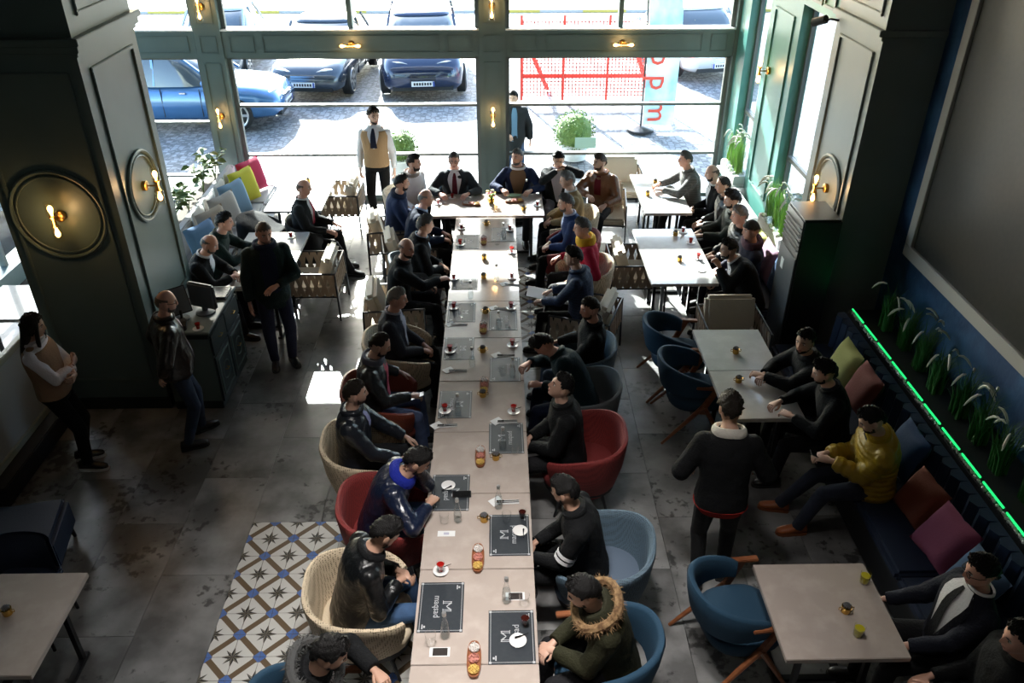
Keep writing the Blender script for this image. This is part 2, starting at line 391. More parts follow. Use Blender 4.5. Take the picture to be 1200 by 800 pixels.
# ---------------------------------------------------------------- wall sconces
BRASS = mat('aged_brass', (.42, .25, .08), .3, 1.); BULB = mat('glowing_bulb', (1, .75, .4), .4, emit=((1., .5, .14), 11.)); LGL = glass('lamp_glass', (1, .95, .85), .9)
def sconce(loc, nrm, label, horiz=False, energy=3.2):
    """twin-bulb brass sconce; nrm = direction out of the wall"""
    t = thing('wall_sconce', label, 'wall lamp', loc)
    n = np.array(nrm, float); up = np.array((0, 0, 1.)); sd_ = np.cross(up, n)
    ax = sd_ if horiz else up
    b = MB(); b.tube([n*.0, n*.035, n*.045], [.05, .05, .035], 18); b.build('backplate', BRASS, t)
    b = MB(); b.tube([n*.04, n*.14], .009, 8); b.build('arm', BRASS, t)
    b = MB(); b.tube([n*.14 - ax*.055, n*.14 - ax*.05, n*.14 - ax*.02, n*.14 + ax*.02, n*.14 + ax*.05, n*.14 + ax*.055], [.02, .032, .018, .018, .032, .02], 14); b.build('socket', BRASS, t)
    for s in (1, -1):
        g = MB(); g.tube([n*.14 + ax*s*.05, n*.14 + ax*s*.19], .043, 16, cap=False); gl = g.build('glass_shade', LGL, t)
        q = MB(); q.tube([n*.14 + ax*s*d for d in (.05, .075, .10, .125, .145, .155)], [.009, .011, .02, .024, .017, .004], 12); q.build('bulb', BULB, gl)
    ld = bpy.data.lights.new('sconce_light', 'POINT'); ld.energy = energy; ld.color = (1., .6, .25); ld.shadow_soft_size = .05
    lo = bpy.data.objects.new('sconce_light', ld); COL.objects.link(lo); lo.parent = t; lo.location = tuple(n * .2)
    return t
sconce((-4.03, 7.09, 2.2), (0, -1, 0), 'brass twin-bulb sconce in the dark round medallion on the column front')
sconce((-3.5, 7.73, 2.24), (1, 0, 0), 'brass twin-bulb sconce in the medallion on the grey-green column side')
for x, lab in ((-4.33, 'the far post behind the coloured cushions'), (-.07, 'the far post behind the head table')):
    sconce((x, YF-.05, 1.44), (0, -1, 0), 'upright brass twin-bulb sconce low on ' + lab)
    sconce((x, YF-.05, 3.05), (0, -1, 0), 'upright brass twin-bulb sconce above the beam on ' + lab)
sconce((-2.19, YF-.03, 2.51), (0, -1, 0), 'sideways brass twin-bulb sconce on the beam above the waiter', True)
sconce((1.9, YF-.03, 2.51), (0, -1, 0), 'sideways brass twin-bulb sconce on the beam over the red fence', True)
sconce((3.65, 11.15, 2.5), (-1, 0, 0), 'upright brass twin-bulb sconce on the pilaster between the side windows')
sconce((3.65, 8.55, 1.85), (-1, 0, 0), 'brass twin-bulb sconce in the medallion above the air conditioner')
sconce((3.65, 9.66, 3.7), (-1, 0, 0), 'sideways brass twin-bulb sconce above the side window by the grey column', True)
t = thing('track_spotlight', 'black spotlight on a bent arm at the grey column top', 'spotlight', (3.6, 9.15, 3.5))
MB().tube([(.05, 0, 0), (-.03, .03, .01), (-.08, .1, -.02)], .012, 8).build('arm', DARK, t)
b = MB(); b.tube([(-.06, .08, 0), (-.14, .22, -.06)], .045, 14); b.build('lamp_head', DARK, t)

# ---------------------------------------------------------------- ceiling lamps of the hall (out of the picture)
LAMPC = mat('pendant_diffuser', (1, 1, 1), .5, emit=((1., .9, .78), 4.))
for x, y in ((-.6, .6), (.25, .6), (-.6, 3.4), (.25, 3.4)):
    t = thing('ceiling_lamp', 'round white ceiling lamp over the hall', 'ceiling lamp', (x, y, ZC - .14), group='ceiling lamps over the hall')
    MB().lathe([(.3, .0), (.3, .1), (.26, .14)], 24).build('housing', WHITE, t)
    MB().lathe([(.28, -.012), (.28, -.002)], 24).build('diffuser', LAMPC, t)
    ld = bpy.data.lights.new('lamp_light', 'AREA'); ld.shape = 'DISK'; ld.size = .5; ld.energy = 18; ld.spread = R_(58); ld.color = (1., .96, .92)
    lo = bpy.data.objects.new('lamp_light', ld); COL.objects.link(lo); lo.parent = t; lo.location = (0, 0, -.03)

# ================================================================ FURNITURE
STONE = mat('table_stone', (.42, .355, .315), .16, noise=(7, .45, .72), col2=(.49, .42, .38), coat=.5)
STONEG = mat('table_stone_grey', (.47, .45, .43), .16, noise=(7, .45, .72), col2=(.54, .52, .5), coat=.5)
STEEL = mat('leg_steel', (.06, .062, .066), .3, .85)
WOOD = mat('reddish_wood', (.2, .065, .025), .35, noise=(6, .3, .7), col2=(.3, .11, .045), stretch=(1, 1, 6))

def make_table(w, d, label, group, stone=STONE, h=.75):
    t = thing('table', label, 'table', group=group)
    MB().box(-w/2+.002, w/2-.002, -d/2+.002, d/2-.002, h-.04, h).build('tabletop', stone, t, bevel=.004)
    for s in (-1, 1):
        x = s * (w/2 - .17); y = d/2 - .16; b = MB()
        b.bar((x, -y, h-.055), (x, y, h-.055), .035, .03).bar((x, -y-.06, .015), (x, y+.06, .015), .05, .03)
        b.bar((x, -y, .02), (x, -y, h-.05), .035, .035, up=(1, 0, 0)).bar((x, y, .02), (x, y, h-.05), .035, .035, up=(1, 0, 0))
        b.build('leg_frame', STEEL, t)
    for z in (h-.06, .015): MB().bar((-(w/2-.17), 0, z), (w/2-.17, 0, z), .04, .03).build('stretcher', STEEL, t)
    return reg(t)
def tables(proto, spots, label=None, group=None, rz=0):
    for i, (x, y) in enumerate(spots):
        if i == 0: proto.location = (x, y, 0); proto.rotation_euler = (0, 0, rz)
        else: dup(proto, (x, y, 0), rz)
LT0, LTP = 2.52, .785
tables(make_table(.81, LTP, 'square stone-topped table in the long central row', 'tables of the long row'), [(-.175, LT0 + LTP*(i+.5)) for i in range(10)])
tables(make_table(.785, .81, 'stone-topped table set crosswise as head of the long row', 'head tables'), [(-.545, 10.84), (.24, 10.84)])
tables(make_table(.66, .765, 'pale square table beside the grassy window sill', 'tables by the side window', STONEG), [(2.35, 10.865), (2.35, 11.63)])
tables(make_table(.79, .785, 'pale square table with red tea by the men on the window bench', 'tables at the window bench', STONEG), [(2.165, 8.785), (2.165, 9.57)])
tables(make_table(.7, .78, 'pale square table between the blue armchairs and the tufted bench', 'tables at the tufted bench', STONEG), [(2.38, 6.19), (2.38, 6.97)])
tables(make_table(.8, .8, 'stone-topped table holding two glasses of yellow drink', None), [(2.19, 3.7)])
tables(make_table(.8, .84, 'stone-topped table with one gold pot beside the dark ottoman', None), [(-3.32, 3.69)])
tables(make_table(.8, .785, 'pale square table in front of the cushioned left bench', 'tables at the left bench', STONEG), [(-2.88, 8.765), (-2.88, 9.55), (-2.86, 11.05), (-2.86, 11.835)])
tables(make_table(.8, .8, 'pale table behind the dark column', None, STONEG), [(-5.35, 8.1)])

# ---- tub chair with a wrap-round shell
def supere(a, w, d, e=2.6):
    c, s = cos(a), sin(a)
    return w * np.sign(s) * abs(s) ** (2/e), -d * np.sign(c) * abs(c) ** (2/e)
def tub_meshes():
    na, out = 33, {}
    def ztop(u): return .60 + .20 * max(0, cos(u * pi / 2 * .92)) ** .9
    rows = []
    A = [R_(-142 + 284 * i / (na - 1)) for i in range(na)]
    prof_rows = []
    b = MB()
    ringset = []
    for a in A:
        u = a / R_(142); zt = ztop(u); k = .0
        def pt(sc, z): x, y = supere(a, .385 * sc, .385 * sc); return (x, y, z)
        # closed profile: outer bottom -> outer top -> rim -> inner top -> inner bottom
        pr = [pt(.62, .20), pt(.80, .33), pt(.93, .33 + (zt-.33)*.45), pt(.985, zt-.07), pt(1.0, zt-.025), pt(.985, zt), pt(.93, zt+.006), pt(.885, zt-.015), pt(.86, zt-.06), pt(.80, .34 + (zt-.34)*.4), pt(.70, .36), pt(.56, .24)]
        ringset.append(pr)
    b.rings(ringset); out['shell'] = b
    s = MB()
    def cr(sc, z, dy=.02):
        return [(supere(a, .30*sc, .33*sc)[0], supere(a, .30*sc, .33*sc)[1] + dy, z) for a in [2*pi*i/28 for i in range(28)]]
    s.rings([cr(.9, .30), cr(1.0, .33), cr(1.03, .385), cr(1.0, .425), cr(.92, .44), cr(.6, .447), cr(.2, .45)]); out['seat_cushion'] = s
    bs = MB(); bs.rings([cr(.75, .2), cr(.95, .26), cr(.95, .31)]); out['underframe'] = bs
    return out
TUBM = tub_meshes()
TUBCOL = {
 'cream': (weave('cream_mesh', (.62, .51, .36), (.13, .095, .06), 62), mat('cream_cushion', (.6, .5, .36), .8, bump=(80, .15))),
 'red': (weave('red_mesh', (.26, .032, .03), (.09, .012, .014)), mat('red_cushion', (.22, .028, .028), .8, bump=(80, .15))),
 'brown': (mat('brick_leather', (.26, .06, .035), .4, bump=(40, .15)), mat('brick_leather_seat', (.24, .055, .035), .45, bump=(40, .15))),
 'blue': (weave('grey_blue_mesh', (.11, .17, .225), (.04, .055, .065)), mat('grey_blue_cushion', (.11, .15, .21), .8, bump=(80, .15))),
 'grey': (mat('grey_felt', (.13, .15, .165), .85, bump=(90, .15)), mat('grey_felt_seat', (.12, .125, .15), .85, bump=(90, .15))),
 'black': (mat('black_leather', (.012, .015, .017), .35, bump=(40, .1)), mat('black_leather_seat', (.012, .015, .017), .4, bump=(40, .1))),
}
TUBP = {}
def tub_chair(col, x, y, heading, label, sc=1.):
    """heading: degrees, 0 = facing +Y"""
    if col not in TUBP:
        t = thing('tub_chair', label, 'chair')
        sm, cm = TUBCOL[col]
        TUBM['shell'].build('shell', sm, t, smooth=60); TUBM['seat_cushion'].build('seat_cushion', cm, t, smooth=60); TUBM['underframe'].build('underframe', DARK, t)
        for sx in (-1, 1):
            for sy in (-1, 1): MB().tube([(sx*.17, sy*.17, .24), (sx*.24, sy*.24, .0)], [.018, .011], 8).build('leg', STEEL, t)
        TUBP[col] = reg(t)
    else: t = dup(TUBP[col], (0, 0, 0), 0, label)
    t.location = (x, y, 0); t.rotation_euler = (0, 0, R_(heading)); t.scale = (sc, sc, 1)
    return t

# ---- armchair of blue cloth with reddish wooden side frames
BLUEC = mat('petrol_blue_cloth', (.012, .05, .095), .85, bump=(110, .15))
def make_wood_chair():
    t = thing('wooden_arm_chair', 'x', 'chair')
    b = MB(); rs = []
    for i in range(25):
        a = R_(-112 + 224*i/24); u = abs(a)/R_(112); x, y = supere(a, .31, .31, 2.3); zt = .83 - .17*u**2.2; zb = .53 - .0*u; q = 1 + .0*u
        ln = 1.0
        f = lambda s, z: (x*s, y*s - .05 - (z-.5)*.16*max(0, cos(a)), z)
        rs.append([f(1.0, zb), f(1.03, (zb+zt)/2), f(1.02, zt-.02), f(.98, zt), f(.90, zt), f(.86, zt-.02), f(.84, (zb+zt)/2), f(.87, zb)])
    b.rings(rs); b.build('backrest', BLUEC, t, smooth=60)
    s = MB(); cr = lambda k, z: [(supere(a, .28*k, .28*k, 2.8)[0], supere(a, .28*k, .28*k, 2.8)[1] + .0, z) for a in [2*pi*i/28 for i in range(28)]]
    s.rings([cr(.93, .33), cr(1, .35), cr(1.01, .41), cr(.97, .44), cr(.85, .455), cr(.3, .46)]); s.build('seat', BLUEC, t, smooth=60)
    for sx in (-1, 1):
        X = sx*.31
        MB().bar((X, -.08, .655), (X, .25, .63), .05, .028).build('armrest', WOOD, t, bevel=.006)
        MB().bar((X, .13, .64), (X*.97, .02, .40), .032, .06, up=(0, 1, 0)).build('arm_post', WOOD, t, bevel=.005)
        MB().tube([(X*.97, .03, .41), (X*1.05, .27, .0)], [.026, .014], 8).build('leg', WOOD, t)
        MB().tube([(X*.97, .02, .42), (X*1.1, -.36, .0)], [.026, .014], 8).build('leg', WOOD, t)
    MB().bar((-.3, .02, .34), (.3, .02, .34), .06, .03).build('seat_rail', WOOD, t)
    return reg(t)
WC = make_wood_chair(); WCU = [0]
def wood_chair(x, y, heading, label, group=None):
    t = WC if not WCU[0] else dup(WC, (0, 0, 0)); WCU[0] = 1
    t['label'] = label; t.location = (x, y, 0); t.rotation_euler = (0, 0, R_(heading))
    if group: t['group'] = group
    elif 'group' in t: del t['group']
    return t

# ---- low armchair: steel frame, woven straps, loose cushions
STRAP = mat('taupe_strap', (.36, .28, .21), .7, bump=(60, .1)); CUSH = mat('cream_loose_cushion', (.62, .56, .46), .85, bump=(30, .1))
def strap_panel(p0, p1, z0, z1, n):
    """zig-zag straps between two upright corners"""
    b = MB(); p0 = np.array(p0, float); p1 = np.array(p1, float); d = p1 - p0; nm = np.cross(d, (0, 0, 1)); nm /= np.linalg.norm(nm)
    for i in range(n):
        for sgn in (0, 1):
            a0 = (i + .1) / n; a1 = (i + .9) / n
            if sgn: a0, a1 = a1, a0
            b.bar(tuple(p0 + d*a0) + (z0,), tuple(p0 + d*a1) + (z1,), .045, .005, up=(*nm[:2], 0) if False else (nm[0], nm[1], 0)) if False else None
            w = np.array((*(d / np.linalg.norm(d)), )) * .024; off = nm * (.004 if sgn else -.004)
            A = np.array((*(p0 + d*a0), z0)); B = np.array((*(p0 + d*a1), z1)); w3 = np.array((w[0], w[1], 0)); o3 = np.array((off[0], off[1], 0)); t3 = np.array((nm[0], nm[1], 0)) * .003
            b.add([A-w3+o3-t3, A+w3+o3-t3, B+w3+o3-t3, B-w3+o3-t3, A-w3+o3+t3, A+w3+o3+t3, B+w3+o3+t3, B-w3+o3+t3],
                  [(0,3,2,1),(4,5,6,7),(0,1,5,4),(1,2,6,5),(2,3,7,6),(3,0,4,7)])
    return b
def pillow_mb(w, h, th, n=11):
    b = MB(); 
    for s in (1, -1):
        rows = []
        for i in range(n):
            u = -1 + 2*i/(n-1); r = []
            for j in range(n):
                v = -1 + 2*j/(n-1); k = (1-u**4)*(1-v**4); pin = 1 - .07*(1 - abs(u*v)**.5) * max(abs(u), abs(v))**4
                r.append((u*w/2*pin, s*th/2*k**.6, v*h/2*pin))
            rows.append(r)
        b.grid(rows)
    return b
def make_strap_chair():
    t = thing('strap_armchair', 'x', 'chair')
    w, d = .33, .34; b = MB()
    L = [(-w, d), (-w, -d), (w, -d), (w, d)]
    for i in range(3): b.tube([(*L[i], .64), (*L[i+1], .64)], .012, 6); b.tube([(*L[i], .33), (*L[i+1], .33)], .012, 6)
    b.tube([(-w, d, .33), (w, d, .33)], .012, 6); b.build('frame', STEEL, t)
    for x, y in L: MB().tube([(x, y, .65), (x*1.04, y*1.04, 0)], .013, 6).build('leg', STEEL, t)
    for i in range(3): strap_panel(L[i], L[i+1], .335, .635, 7).build('strap_panel', STRAP, t, smooth=0)
    MB().box(-w+.02, w-.02, -d+.02, d+.02, .33, .44).build('seat_cushion', CUSH, t, bevel=.03)
    q = MB().box(-.28, .28, -.07, .07, -.2, .2).xf(np.array([[1,0,0],[0,cos(.3),-sin(.3)],[0,sin(.3),cos(.3)]]), (0, -d+.14, .62)); q.build('back_cushion', CUSH, t, bevel=.04)
    return reg(t)
SCH = make_strap_chair(); SCU = [0]
def strap_chair(x, y, heading, label, sx=1.):
    t = SCH if not SCU[0] else dup(SCH, (0, 0, 0)); SCU[0] = 1
    t['label'] = label; t.location = (x, y, 0); t.rotation_euler = (0, 0, R_(heading)); t.scale = (sx, 1, 1)
    return t

# empty chairs (occupied ones are placed with their sitters)
strap_chair(-2.34, 9.25, 90, 'strap-woven armchair with leaning cream cushion by the suited sitter\'s table')
strap_chair(-2.43, 11.78, 90, 'strap-woven armchair at the table beside the standing waiter')
strap_chair(1.75, 9.40, -90, 'strap-woven armchair with cream cushion behind the man in red')
strap_chair(2.58, 7.75, 180, 'strap-woven armchair with two cushions at the end of the window-bench table')
strap_chair(1.95, 12.4, 180, 'strap-woven armchair with upright cream back against the far window')
wood_chair(1.93, 7.44, -90, 'blue armchair with wooden arms by the sunlit floor patch')
wood_chair(1.97, 6.74, -90, 'blue armchair with wooden arms next to the man bending over the table')
wood_chair(1.70, 3.92, -80, 'empty blue armchair with red wooden arms at the yellow drinks table')

# ---- benches
NAVY = mat('navy_bench_cloth', (.012, .022, .05), .7, bump=(70, .1)); NAVY2 = mat('tufted_blue_leather', (.02, .035, .07), .4, bump=(40, .08))
PALE = mat('pale_bench_cloth', (.42, .42, .43), .8, bump=(60, .1))
t = thing('window_bench', 'long dark bench under the side window holding a row of men', 'bench', (3.25, 9.75, 0))
MB().box(-.32, .22, -1.47, 2.1, .08, .36).build('base', DARK, t, bevel=.01)
for i in range(5): MB().box(-.33, .2, -1.47 + .714*i + .004, -1.47 + .714*(i+1) - .004, .36, .46).build('seat_cushion', NAVY, t, bevel=.025)
for i in range(2): MB().box(.2, .3, -1.35 + .3*i, -1.35 + .3*(i+1) - .01, .1, .9).build('back_panel', mat('blue_panel', (.07, .12, .2), .5), t, bevel=.01)
MB().box(.2, .3, -.74, 2.1, .1, .74).build('back_panel', PALE, t, bevel=.01)
t = thing('tufted_bench', 'long navy tufted bench below the lit planter', 'bench', (3.3, 5.2, 0))
MB().box(-.3, .4, -2.6, 2.35, .06, .36).build('base', DARK, t, bevel=.01)
for i in range(6): MB().box(-.33, .3, -2.6 + .825*i + .005, -2.6 + .825*(i+1) - .005, .36, .46).build('seat_cushion', NAVY, t, bevel=.03)
for i in range(33):
    y = -2.6 + .15*i; b = MB()
    b.rings([[(.40, y, z), (.30 + .06*(z-.46), y + .01, z), (.265 + .06*(z-.46), y + .075, z), (.30 + .06*(z-.46), y + .14, z), (.40, y + .15, z)] for z in (.46, .52, .78, .84)]); b.build('tuft_channel', NAVY2, t, smooth=50)
t = thing('left_bench', 'pale upholstered bench with cushions in front of the left planter', 'bench', (-3.85, 10.3, 0))
MB().box(-.3, .3, -1.75, 2.2, .06, .34).build('base', PALE, t, bevel=.01)
for i in range(5): MB().box(-.3, .32, -1.75 + .79*i + .004, -1.75 + .79*(i+1) - .004, .34, .45).build('seat_cushion', PALE, t, bevel=.03)
MB().box(-.42, -.3, -1.75, 2.2, .06, .78).build('backrest', PALE, t, bevel=.02)
t = thing('ottoman', 'dark navy upholstered ottoman on short legs by the column', 'ottoman', (-4.02, 4.9, 0), R_(12))
MB().box(-.45, .42, -.3, .3, .12, .42).build('body', NAVY, t, bevel=.04)
for sx in (-.38, .36):
    for sy in (-.24, .24): MB().tube([(sx, sy, .14), (sx*1.05, sy*1.05, 0)], [.025, .015], 8).build('leg', DARK, t)
t = thing('dining_chair', 'dark chair back tucked under the table with one gold pot', 'chair', (-3.55, 4.25, 0), R_(180))
MB().box(-.22, .22, -.2, .22, .40, .46).build('seat', NAVY, t, bevel=.02)
MB().grid([[( .24*sin(R_(a)), -.12 - .12*cos(R_(a)), z) for a in range(-80, 81, 10)] for z in (.46, .6, .74, .78)]).grid([[( .21*sin(R_(a)), -.12 - .09*cos(R_(a)), z) for a in range(-80, 81, 10)] for z in (.46, .6, .74, .78)]).build('backrest', NAVY, t)
for sx in (-.19, .19):
    for sy in (-.17, .19): MB().tube([(sx, sy, .42), (sx*1.1, sy*1.1, 0)], [.018, .012], 8).build('leg', DARK, t)

# ---- booth divider beside the woman
t = thing('booth_divider', 'low glazed booth divider in a pale frame on a black plinth', 'divider', (-4.6, 6.35, 0))
MB().box(-.16, .16, -.75, .72, 0, .2).build('plinth', DARK, t, bevel=.01)
PFR = mat('pale_green_frame', (.3, .34, .3), .5); b = MB()
b.box(-.03, .03, -.72, -.64, .2, 1.1).box(-.03, .03, .62, .70, .2, 1.1).box(-.03, .03, -.64, .62, .2, .27).box(-.03, .03, -.64, .62, 1.03, 1.1); b.build('frame', PFR, t, bevel=.006)
MB().box(-.006, .006, -.64, .62, .27, 1.03).build('pane', mat('frosted_panel', (.4, .44, .47), .3), t)

# ---- loose cushions
def cushion(loc, size, rot, col, label, name=None, th=.17, group=None):
    m = mat('cushion_' + (name or 'cloth_%.2f_%.2f_%.2f' % col), col, .85, bump=(50, .12))
    o = tag(pillow_mb(size, size, th, 13).build('cushion', m, smooth=80), label, 'cushion', group)
    o.location = loc; o.rotation_euler = rot; return o
LN = R_(20)
for (y, col, lab, z) in ((12.15, (.45, .02, .08), 'raspberry pink cushion at the window end of the left bench', .74), (11.72, (.5, .47, .03), 'yellow cushion on the left bench beside the pink one', .72),
                       (11.2, (.16, .27, .38), 'steel blue cushion on the left bench next to the yellow one', .72), (10.72, (.42, .39, .36), 'light grey cushion on the left bench between blue and beige ones', .72),
                       (10.2, (.40, .33, .26), 'beige cushion on the left bench behind the seated pair', .71), (9.72, (.14, .26, .45), 'bright blue cushion on the left bench close to the column', .66)):
    cushion((-3.80, y, .715), .50, (R_(15), 0, R_(-116)), col, lab)
for y in (10.45, 10.95, 11.45, 11.95): cushion((-4.085, y, .67), .42, (R_(3), 0, R_(-90)), (.5, .48, .45), 'pale back cushion behind the coloured ones on the left bench', group='pale cushions behind the coloured ones', th=.11)
cushion((3.33, 8.62, .68), .44, (R_(10), 0, R_(90)), (.05, .1, .2), 'dark blue cushion beside the man pointing at the window bench', th=.13)
cushion((3.33, 9.09, .69), .46, (R_(10), 0, R_(90)), (.3, .18, .26), 'mauve cushion behind the man in the beanie', th=.13)
cushion((3.33, 9.56, .68), .44, (R_(10), 0, R_(90)), (.4, .42, .1), 'lime cushion behind the grey-haired man at the window bench', th=.13)
cushion((3.42, 6.25, .74), .42, (LN, 0, R_(90)), (.12, .025, .02), 'dark red cushion behind the man leaning on the table')
cushion((3.42, 6.72, .72), .42, (LN, 0, R_(90)), (.28, .27, .08), 'olive cushion behind the bearded man at the tufted bench')
cushion((3.37, 4.86, .645), .40, (R_(28), 0, R_(96)), (.15, .03, .012), 'rust cushion beside the man in the yellow jacket')
cushion((3.36, 4.43, .65), .42, (R_(34), 0, R_(98)), (.26, .055, .11), 'crushed pink velvet cushion on the tufted bench')
cushion((3.37, 4.0, .65), .40, (R_(30), 0, R_(94)), (.05, .09, .16), 'slate blue cushion beside the man in the suit with a loose tie')
cushion((3.46, 5.38, .72), .42, (LN, 0, R_(90)), (.015, .05, .13), 'deep blue cushion behind the yellow jacket')

# ---- screen, planter, air conditioner, service cabinet
t = thing('wall_screen', 'large dark screen in a grey frame on the blue wall', 'screen', (XR, 5.6, 1.5))
b = MB(); b.box(-.08, 0, -3.4, 2.0, 0, .13).box(-.08, 0, -3.4, 2.0, 2.92, 3.05).box(-.08, 0, -3.4, -3.27, .13, 2.92).box(-.08, 0, 1.87, 2.0, .13, 2.92); b.build('frame', mat('screen_frame', (.36, .34, .32), .5), t, bevel=.005)
MB().box(-.05, -.01, -3.3, 1.9, .1, 2.95).build('screen_panel', mat('screen_black', (.017, .017, .017), .4, noise=(20, .4, .6), col2=(.022, .021, .02)), t)
t = thing('planter_ledge', 'long dark planter ledge with a green light strip along its lip', 'planter', (4.0, 5.0, 0))
MB().box(-.25, .24, -2.6, 2.6, .46, .84).build('box', DARK, t, bevel=.01)
LEDW = mat('lit_white_pebble', (.6, .6, .58), .6); LEDG = mat('green_led', (.02, .5, .2), .5, emit=((.02, 1., .22), .8))
for i in range(15): MB().bar((-.21, -2.55 + .345*i, .862), (-.21, -2.55 + .345*i + .30, .856), .012, .014).build('light_strip', LEDG, t)
b = MB(); r2 = random.Random(3)
for i in range(260):
    y = -2.55 + 5.1*i/260 + r2.uniform(-.01, .01); b.ball((-.235 + r2.uniform(-.008, .008), y, .845 + r2.uniform(0, .012)), r2.uniform(.010, .016), 6, 4)
tag(b.build('pebble_edging', LEDW, t), kind='stuff')
ld = bpy.data.lights.new('strip_light', 'AREA'); ld.shape = 'RECTANGLE'; ld.size = .03; ld.size_y = 5.0; ld.energy = .35; ld.color = (.05, 1., .3)
lo = bpy.data.objects.new('strip_light', ld); COL.objects.link(lo); lo.parent = t; lo.location = (-.19, 0, .90); lo.rotation_euler = (R_(180), R_(-25), 0)

GRASS = mat('dark_grass', (.03, .10, .02), .6); GRASSL = mat('bright_green_grass', (.16, .32, .05), .6, noise=(5, .3, .7), col2=(.25, .42, .1)); SEED = mat('pale_seed_head', (.55, .55, .48), .8)  # brighter green for the sill grasses and flower stems
def grass(loc, h, nb, nh, spread, label, group, mt, seed):
    t = thing('ornamental_grass', label, 'plant', loc, group=group); r = random.Random(seed); b = MB()
    for i in range(nb):
        a = r.uniform(0, 2*pi); L = h*r.uniform(.55, 1); s = spread*r.uniform(.15, 1); x0, y0 = r.uniform(-.05, .05), r.uniform(-.07, .07); w = .006
        p = [(x0 + cos(a)*s*u**2, y0 + sin(a)*s*u**2, L*(u - .28*u**3)) for u in (0, .35, .7, 1)]
        nx, ny = -sin(a)*w, cos(a)*w
        b.add([(q[0]+nx*(1-k*.33), q[1]+ny*(1-k*.33), q[2]) for k, q in enumerate(p)] + [(q[0]-nx*(1-k*.33), q[1]-ny*(1-k*.33), q[2]) for k, q in enumerate(p)], [(0,1,5,4),(1,2,6,5),(2,3,7,6)])
    tag(b.build('blades', mt, t, fix=False), kind='stuff')
    for i in range(nh):
        a = r.uniform(0, 2*pi); L = h*r.uniform(.8, 1.05); s = spread*r.uniform(.4, .9)
        P = [(cos(a)*s*u**2.2, sin(a)*s*u**2.2, L*(u - .25*u**4)) for u in (0, .4, .7, .85)]
        e = P[-1]; hd = [(e[0]+cos(a)*.13*v, e[1]+sin(a)*.13*v, e[2] + .05*v - .14*v*v) for v in (0, .3, .6, .85, 1.0)]
        q = MB().tube(P + hd[:1], .0025, 4, 0); q.tube(hd, [.006, .011, .012, .010, .003], 6, 1); q.build('flower_stalk', [mt, SEED], t)
    return t
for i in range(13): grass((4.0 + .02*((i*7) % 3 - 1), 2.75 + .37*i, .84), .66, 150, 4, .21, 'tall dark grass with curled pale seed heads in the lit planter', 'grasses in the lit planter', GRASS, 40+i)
b = MB().box(3.62, 3.9, 9.25, 12.35, .745, .80)
for y0, y1, n in ((9.3, 10.2, 3), (11.55, 12.35, 3)):
    t = thing('sill_planter', 'white planter box on the sill of the side window %s' % ('nearer the far wall' if y0 > 11 else 'beside the grey column'), 'planter', (3.6, (y0+y1)/2, .745))
    MB().box(-.1, .1, -(y1-y0)/2, (y1-y0)/2, 0, .13).build('box', WHITE, t, bevel=.008)
    b = MB(); r2 = random.Random(5)
    for i in range(40): b.ball((r2.uniform(-.09, .09), r2.uniform(-.4, .4)*(y1-y0), .14), r2.uniform(.02, .035), 6, 4)
    tag(b.build('pebbles', WHITE, t), kind='stuff')
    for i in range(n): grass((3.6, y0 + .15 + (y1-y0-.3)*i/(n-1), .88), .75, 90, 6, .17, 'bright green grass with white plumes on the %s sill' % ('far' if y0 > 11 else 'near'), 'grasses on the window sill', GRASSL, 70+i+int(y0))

t = thing('air_conditioner', 'tall black floor-standing air conditioner with side louvres', 'air conditioner', (3.33, 7.97, 0))
ACB = mat('ac_black', (.014, .016, .018), .35); ACG = mat('ac_grey', (.1, .11, .12), .35)
MB().box(-.2, .2, -.27, .27, 0, 1.82).build('body', ACB, t, bevel=.015)
MB().box(-.212, -.2, -.25, .25, .1, 1.38).build('front_panel', ACG, t, bevel=.004)
for i in range(6): MB().bar((-.205, -.24, 1.47 + .05*i), (-.205, .24, 1.47 + .05*i), .03, .012).build('louvre', ACG, t)
MB().box(-.216, -.212, .05, .13, 1.12, 1.24).build('display', WHITE, t)
MB().box(-.19, .19, -.25, .25, 1.82, 1.83).build('lid', mat('ac_lid', (.12, .11, .1), .3), t)

t = thing('service_cabinet', 'dark green panelled service cabinet against the column', 'cabinet', (-3.17, 7.55, 0))
MB().box(-.26, .24, -.48, .48, 0, .92).build('body', PAINTD, t, bevel=.006)
MB().box(-.27, .26, -.5, .5, .92, .95).build('worktop', mat('cabinet_top', (.16, .19, .19), .3), t, bevel=.006)
for y0 in (-.46, .01):
    d = MB().box(.24, .258, y0, y0+.45, .08, .62).build('door', PAINTD, t, bevel=.004)
    b = MB(); b.box(.258, .266, y0+.05, y0+.4, .13, .15).box(.258, .266, y0+.05, y0+.4, .55, .57).box(.258, .266, y0+.05, y0+.07, .15, .55).box(.258, .266, y0+.38, y0+.4, .15, .55); b.build('door_moulding', PAINT, d)
    MB().tube(arc((.262, y0+.225, .35), .1, 0, 360, 24, (0, 1, 0)), .006, 6).build('door_ring', PAINT, d)
    MB().tube([(.258, y0+.2, .36), (.285, y0+.2, .36), (.285, y0+.25, .36), (.258, y0+.25, .36)], .005, 6).build('handle', BRASS, d)
    d = MB().box(.24, .258, y0, y0+.45, .65, .88).build('drawer', PAINTD, t, bevel=.004)
    MB().tube([(.258, y0+.19, .77), (.285, y0+.19, .77), (.285, y0+.26, .77), (.258, y0+.26, .77)], .005, 6).build('handle', BRASS, d)
MB().box(-.26, .24, -.482, -.48, .1, .86).build('end_panel', PAINT, t)
POS = mat('pos_grey', (.09, .1, .115), .4)
t = thing('cash_register_monitor', 'grey backed till monitor turned away on the service cabinet', 'monitor', (-3.06, 7.47, .95), R_(-20))
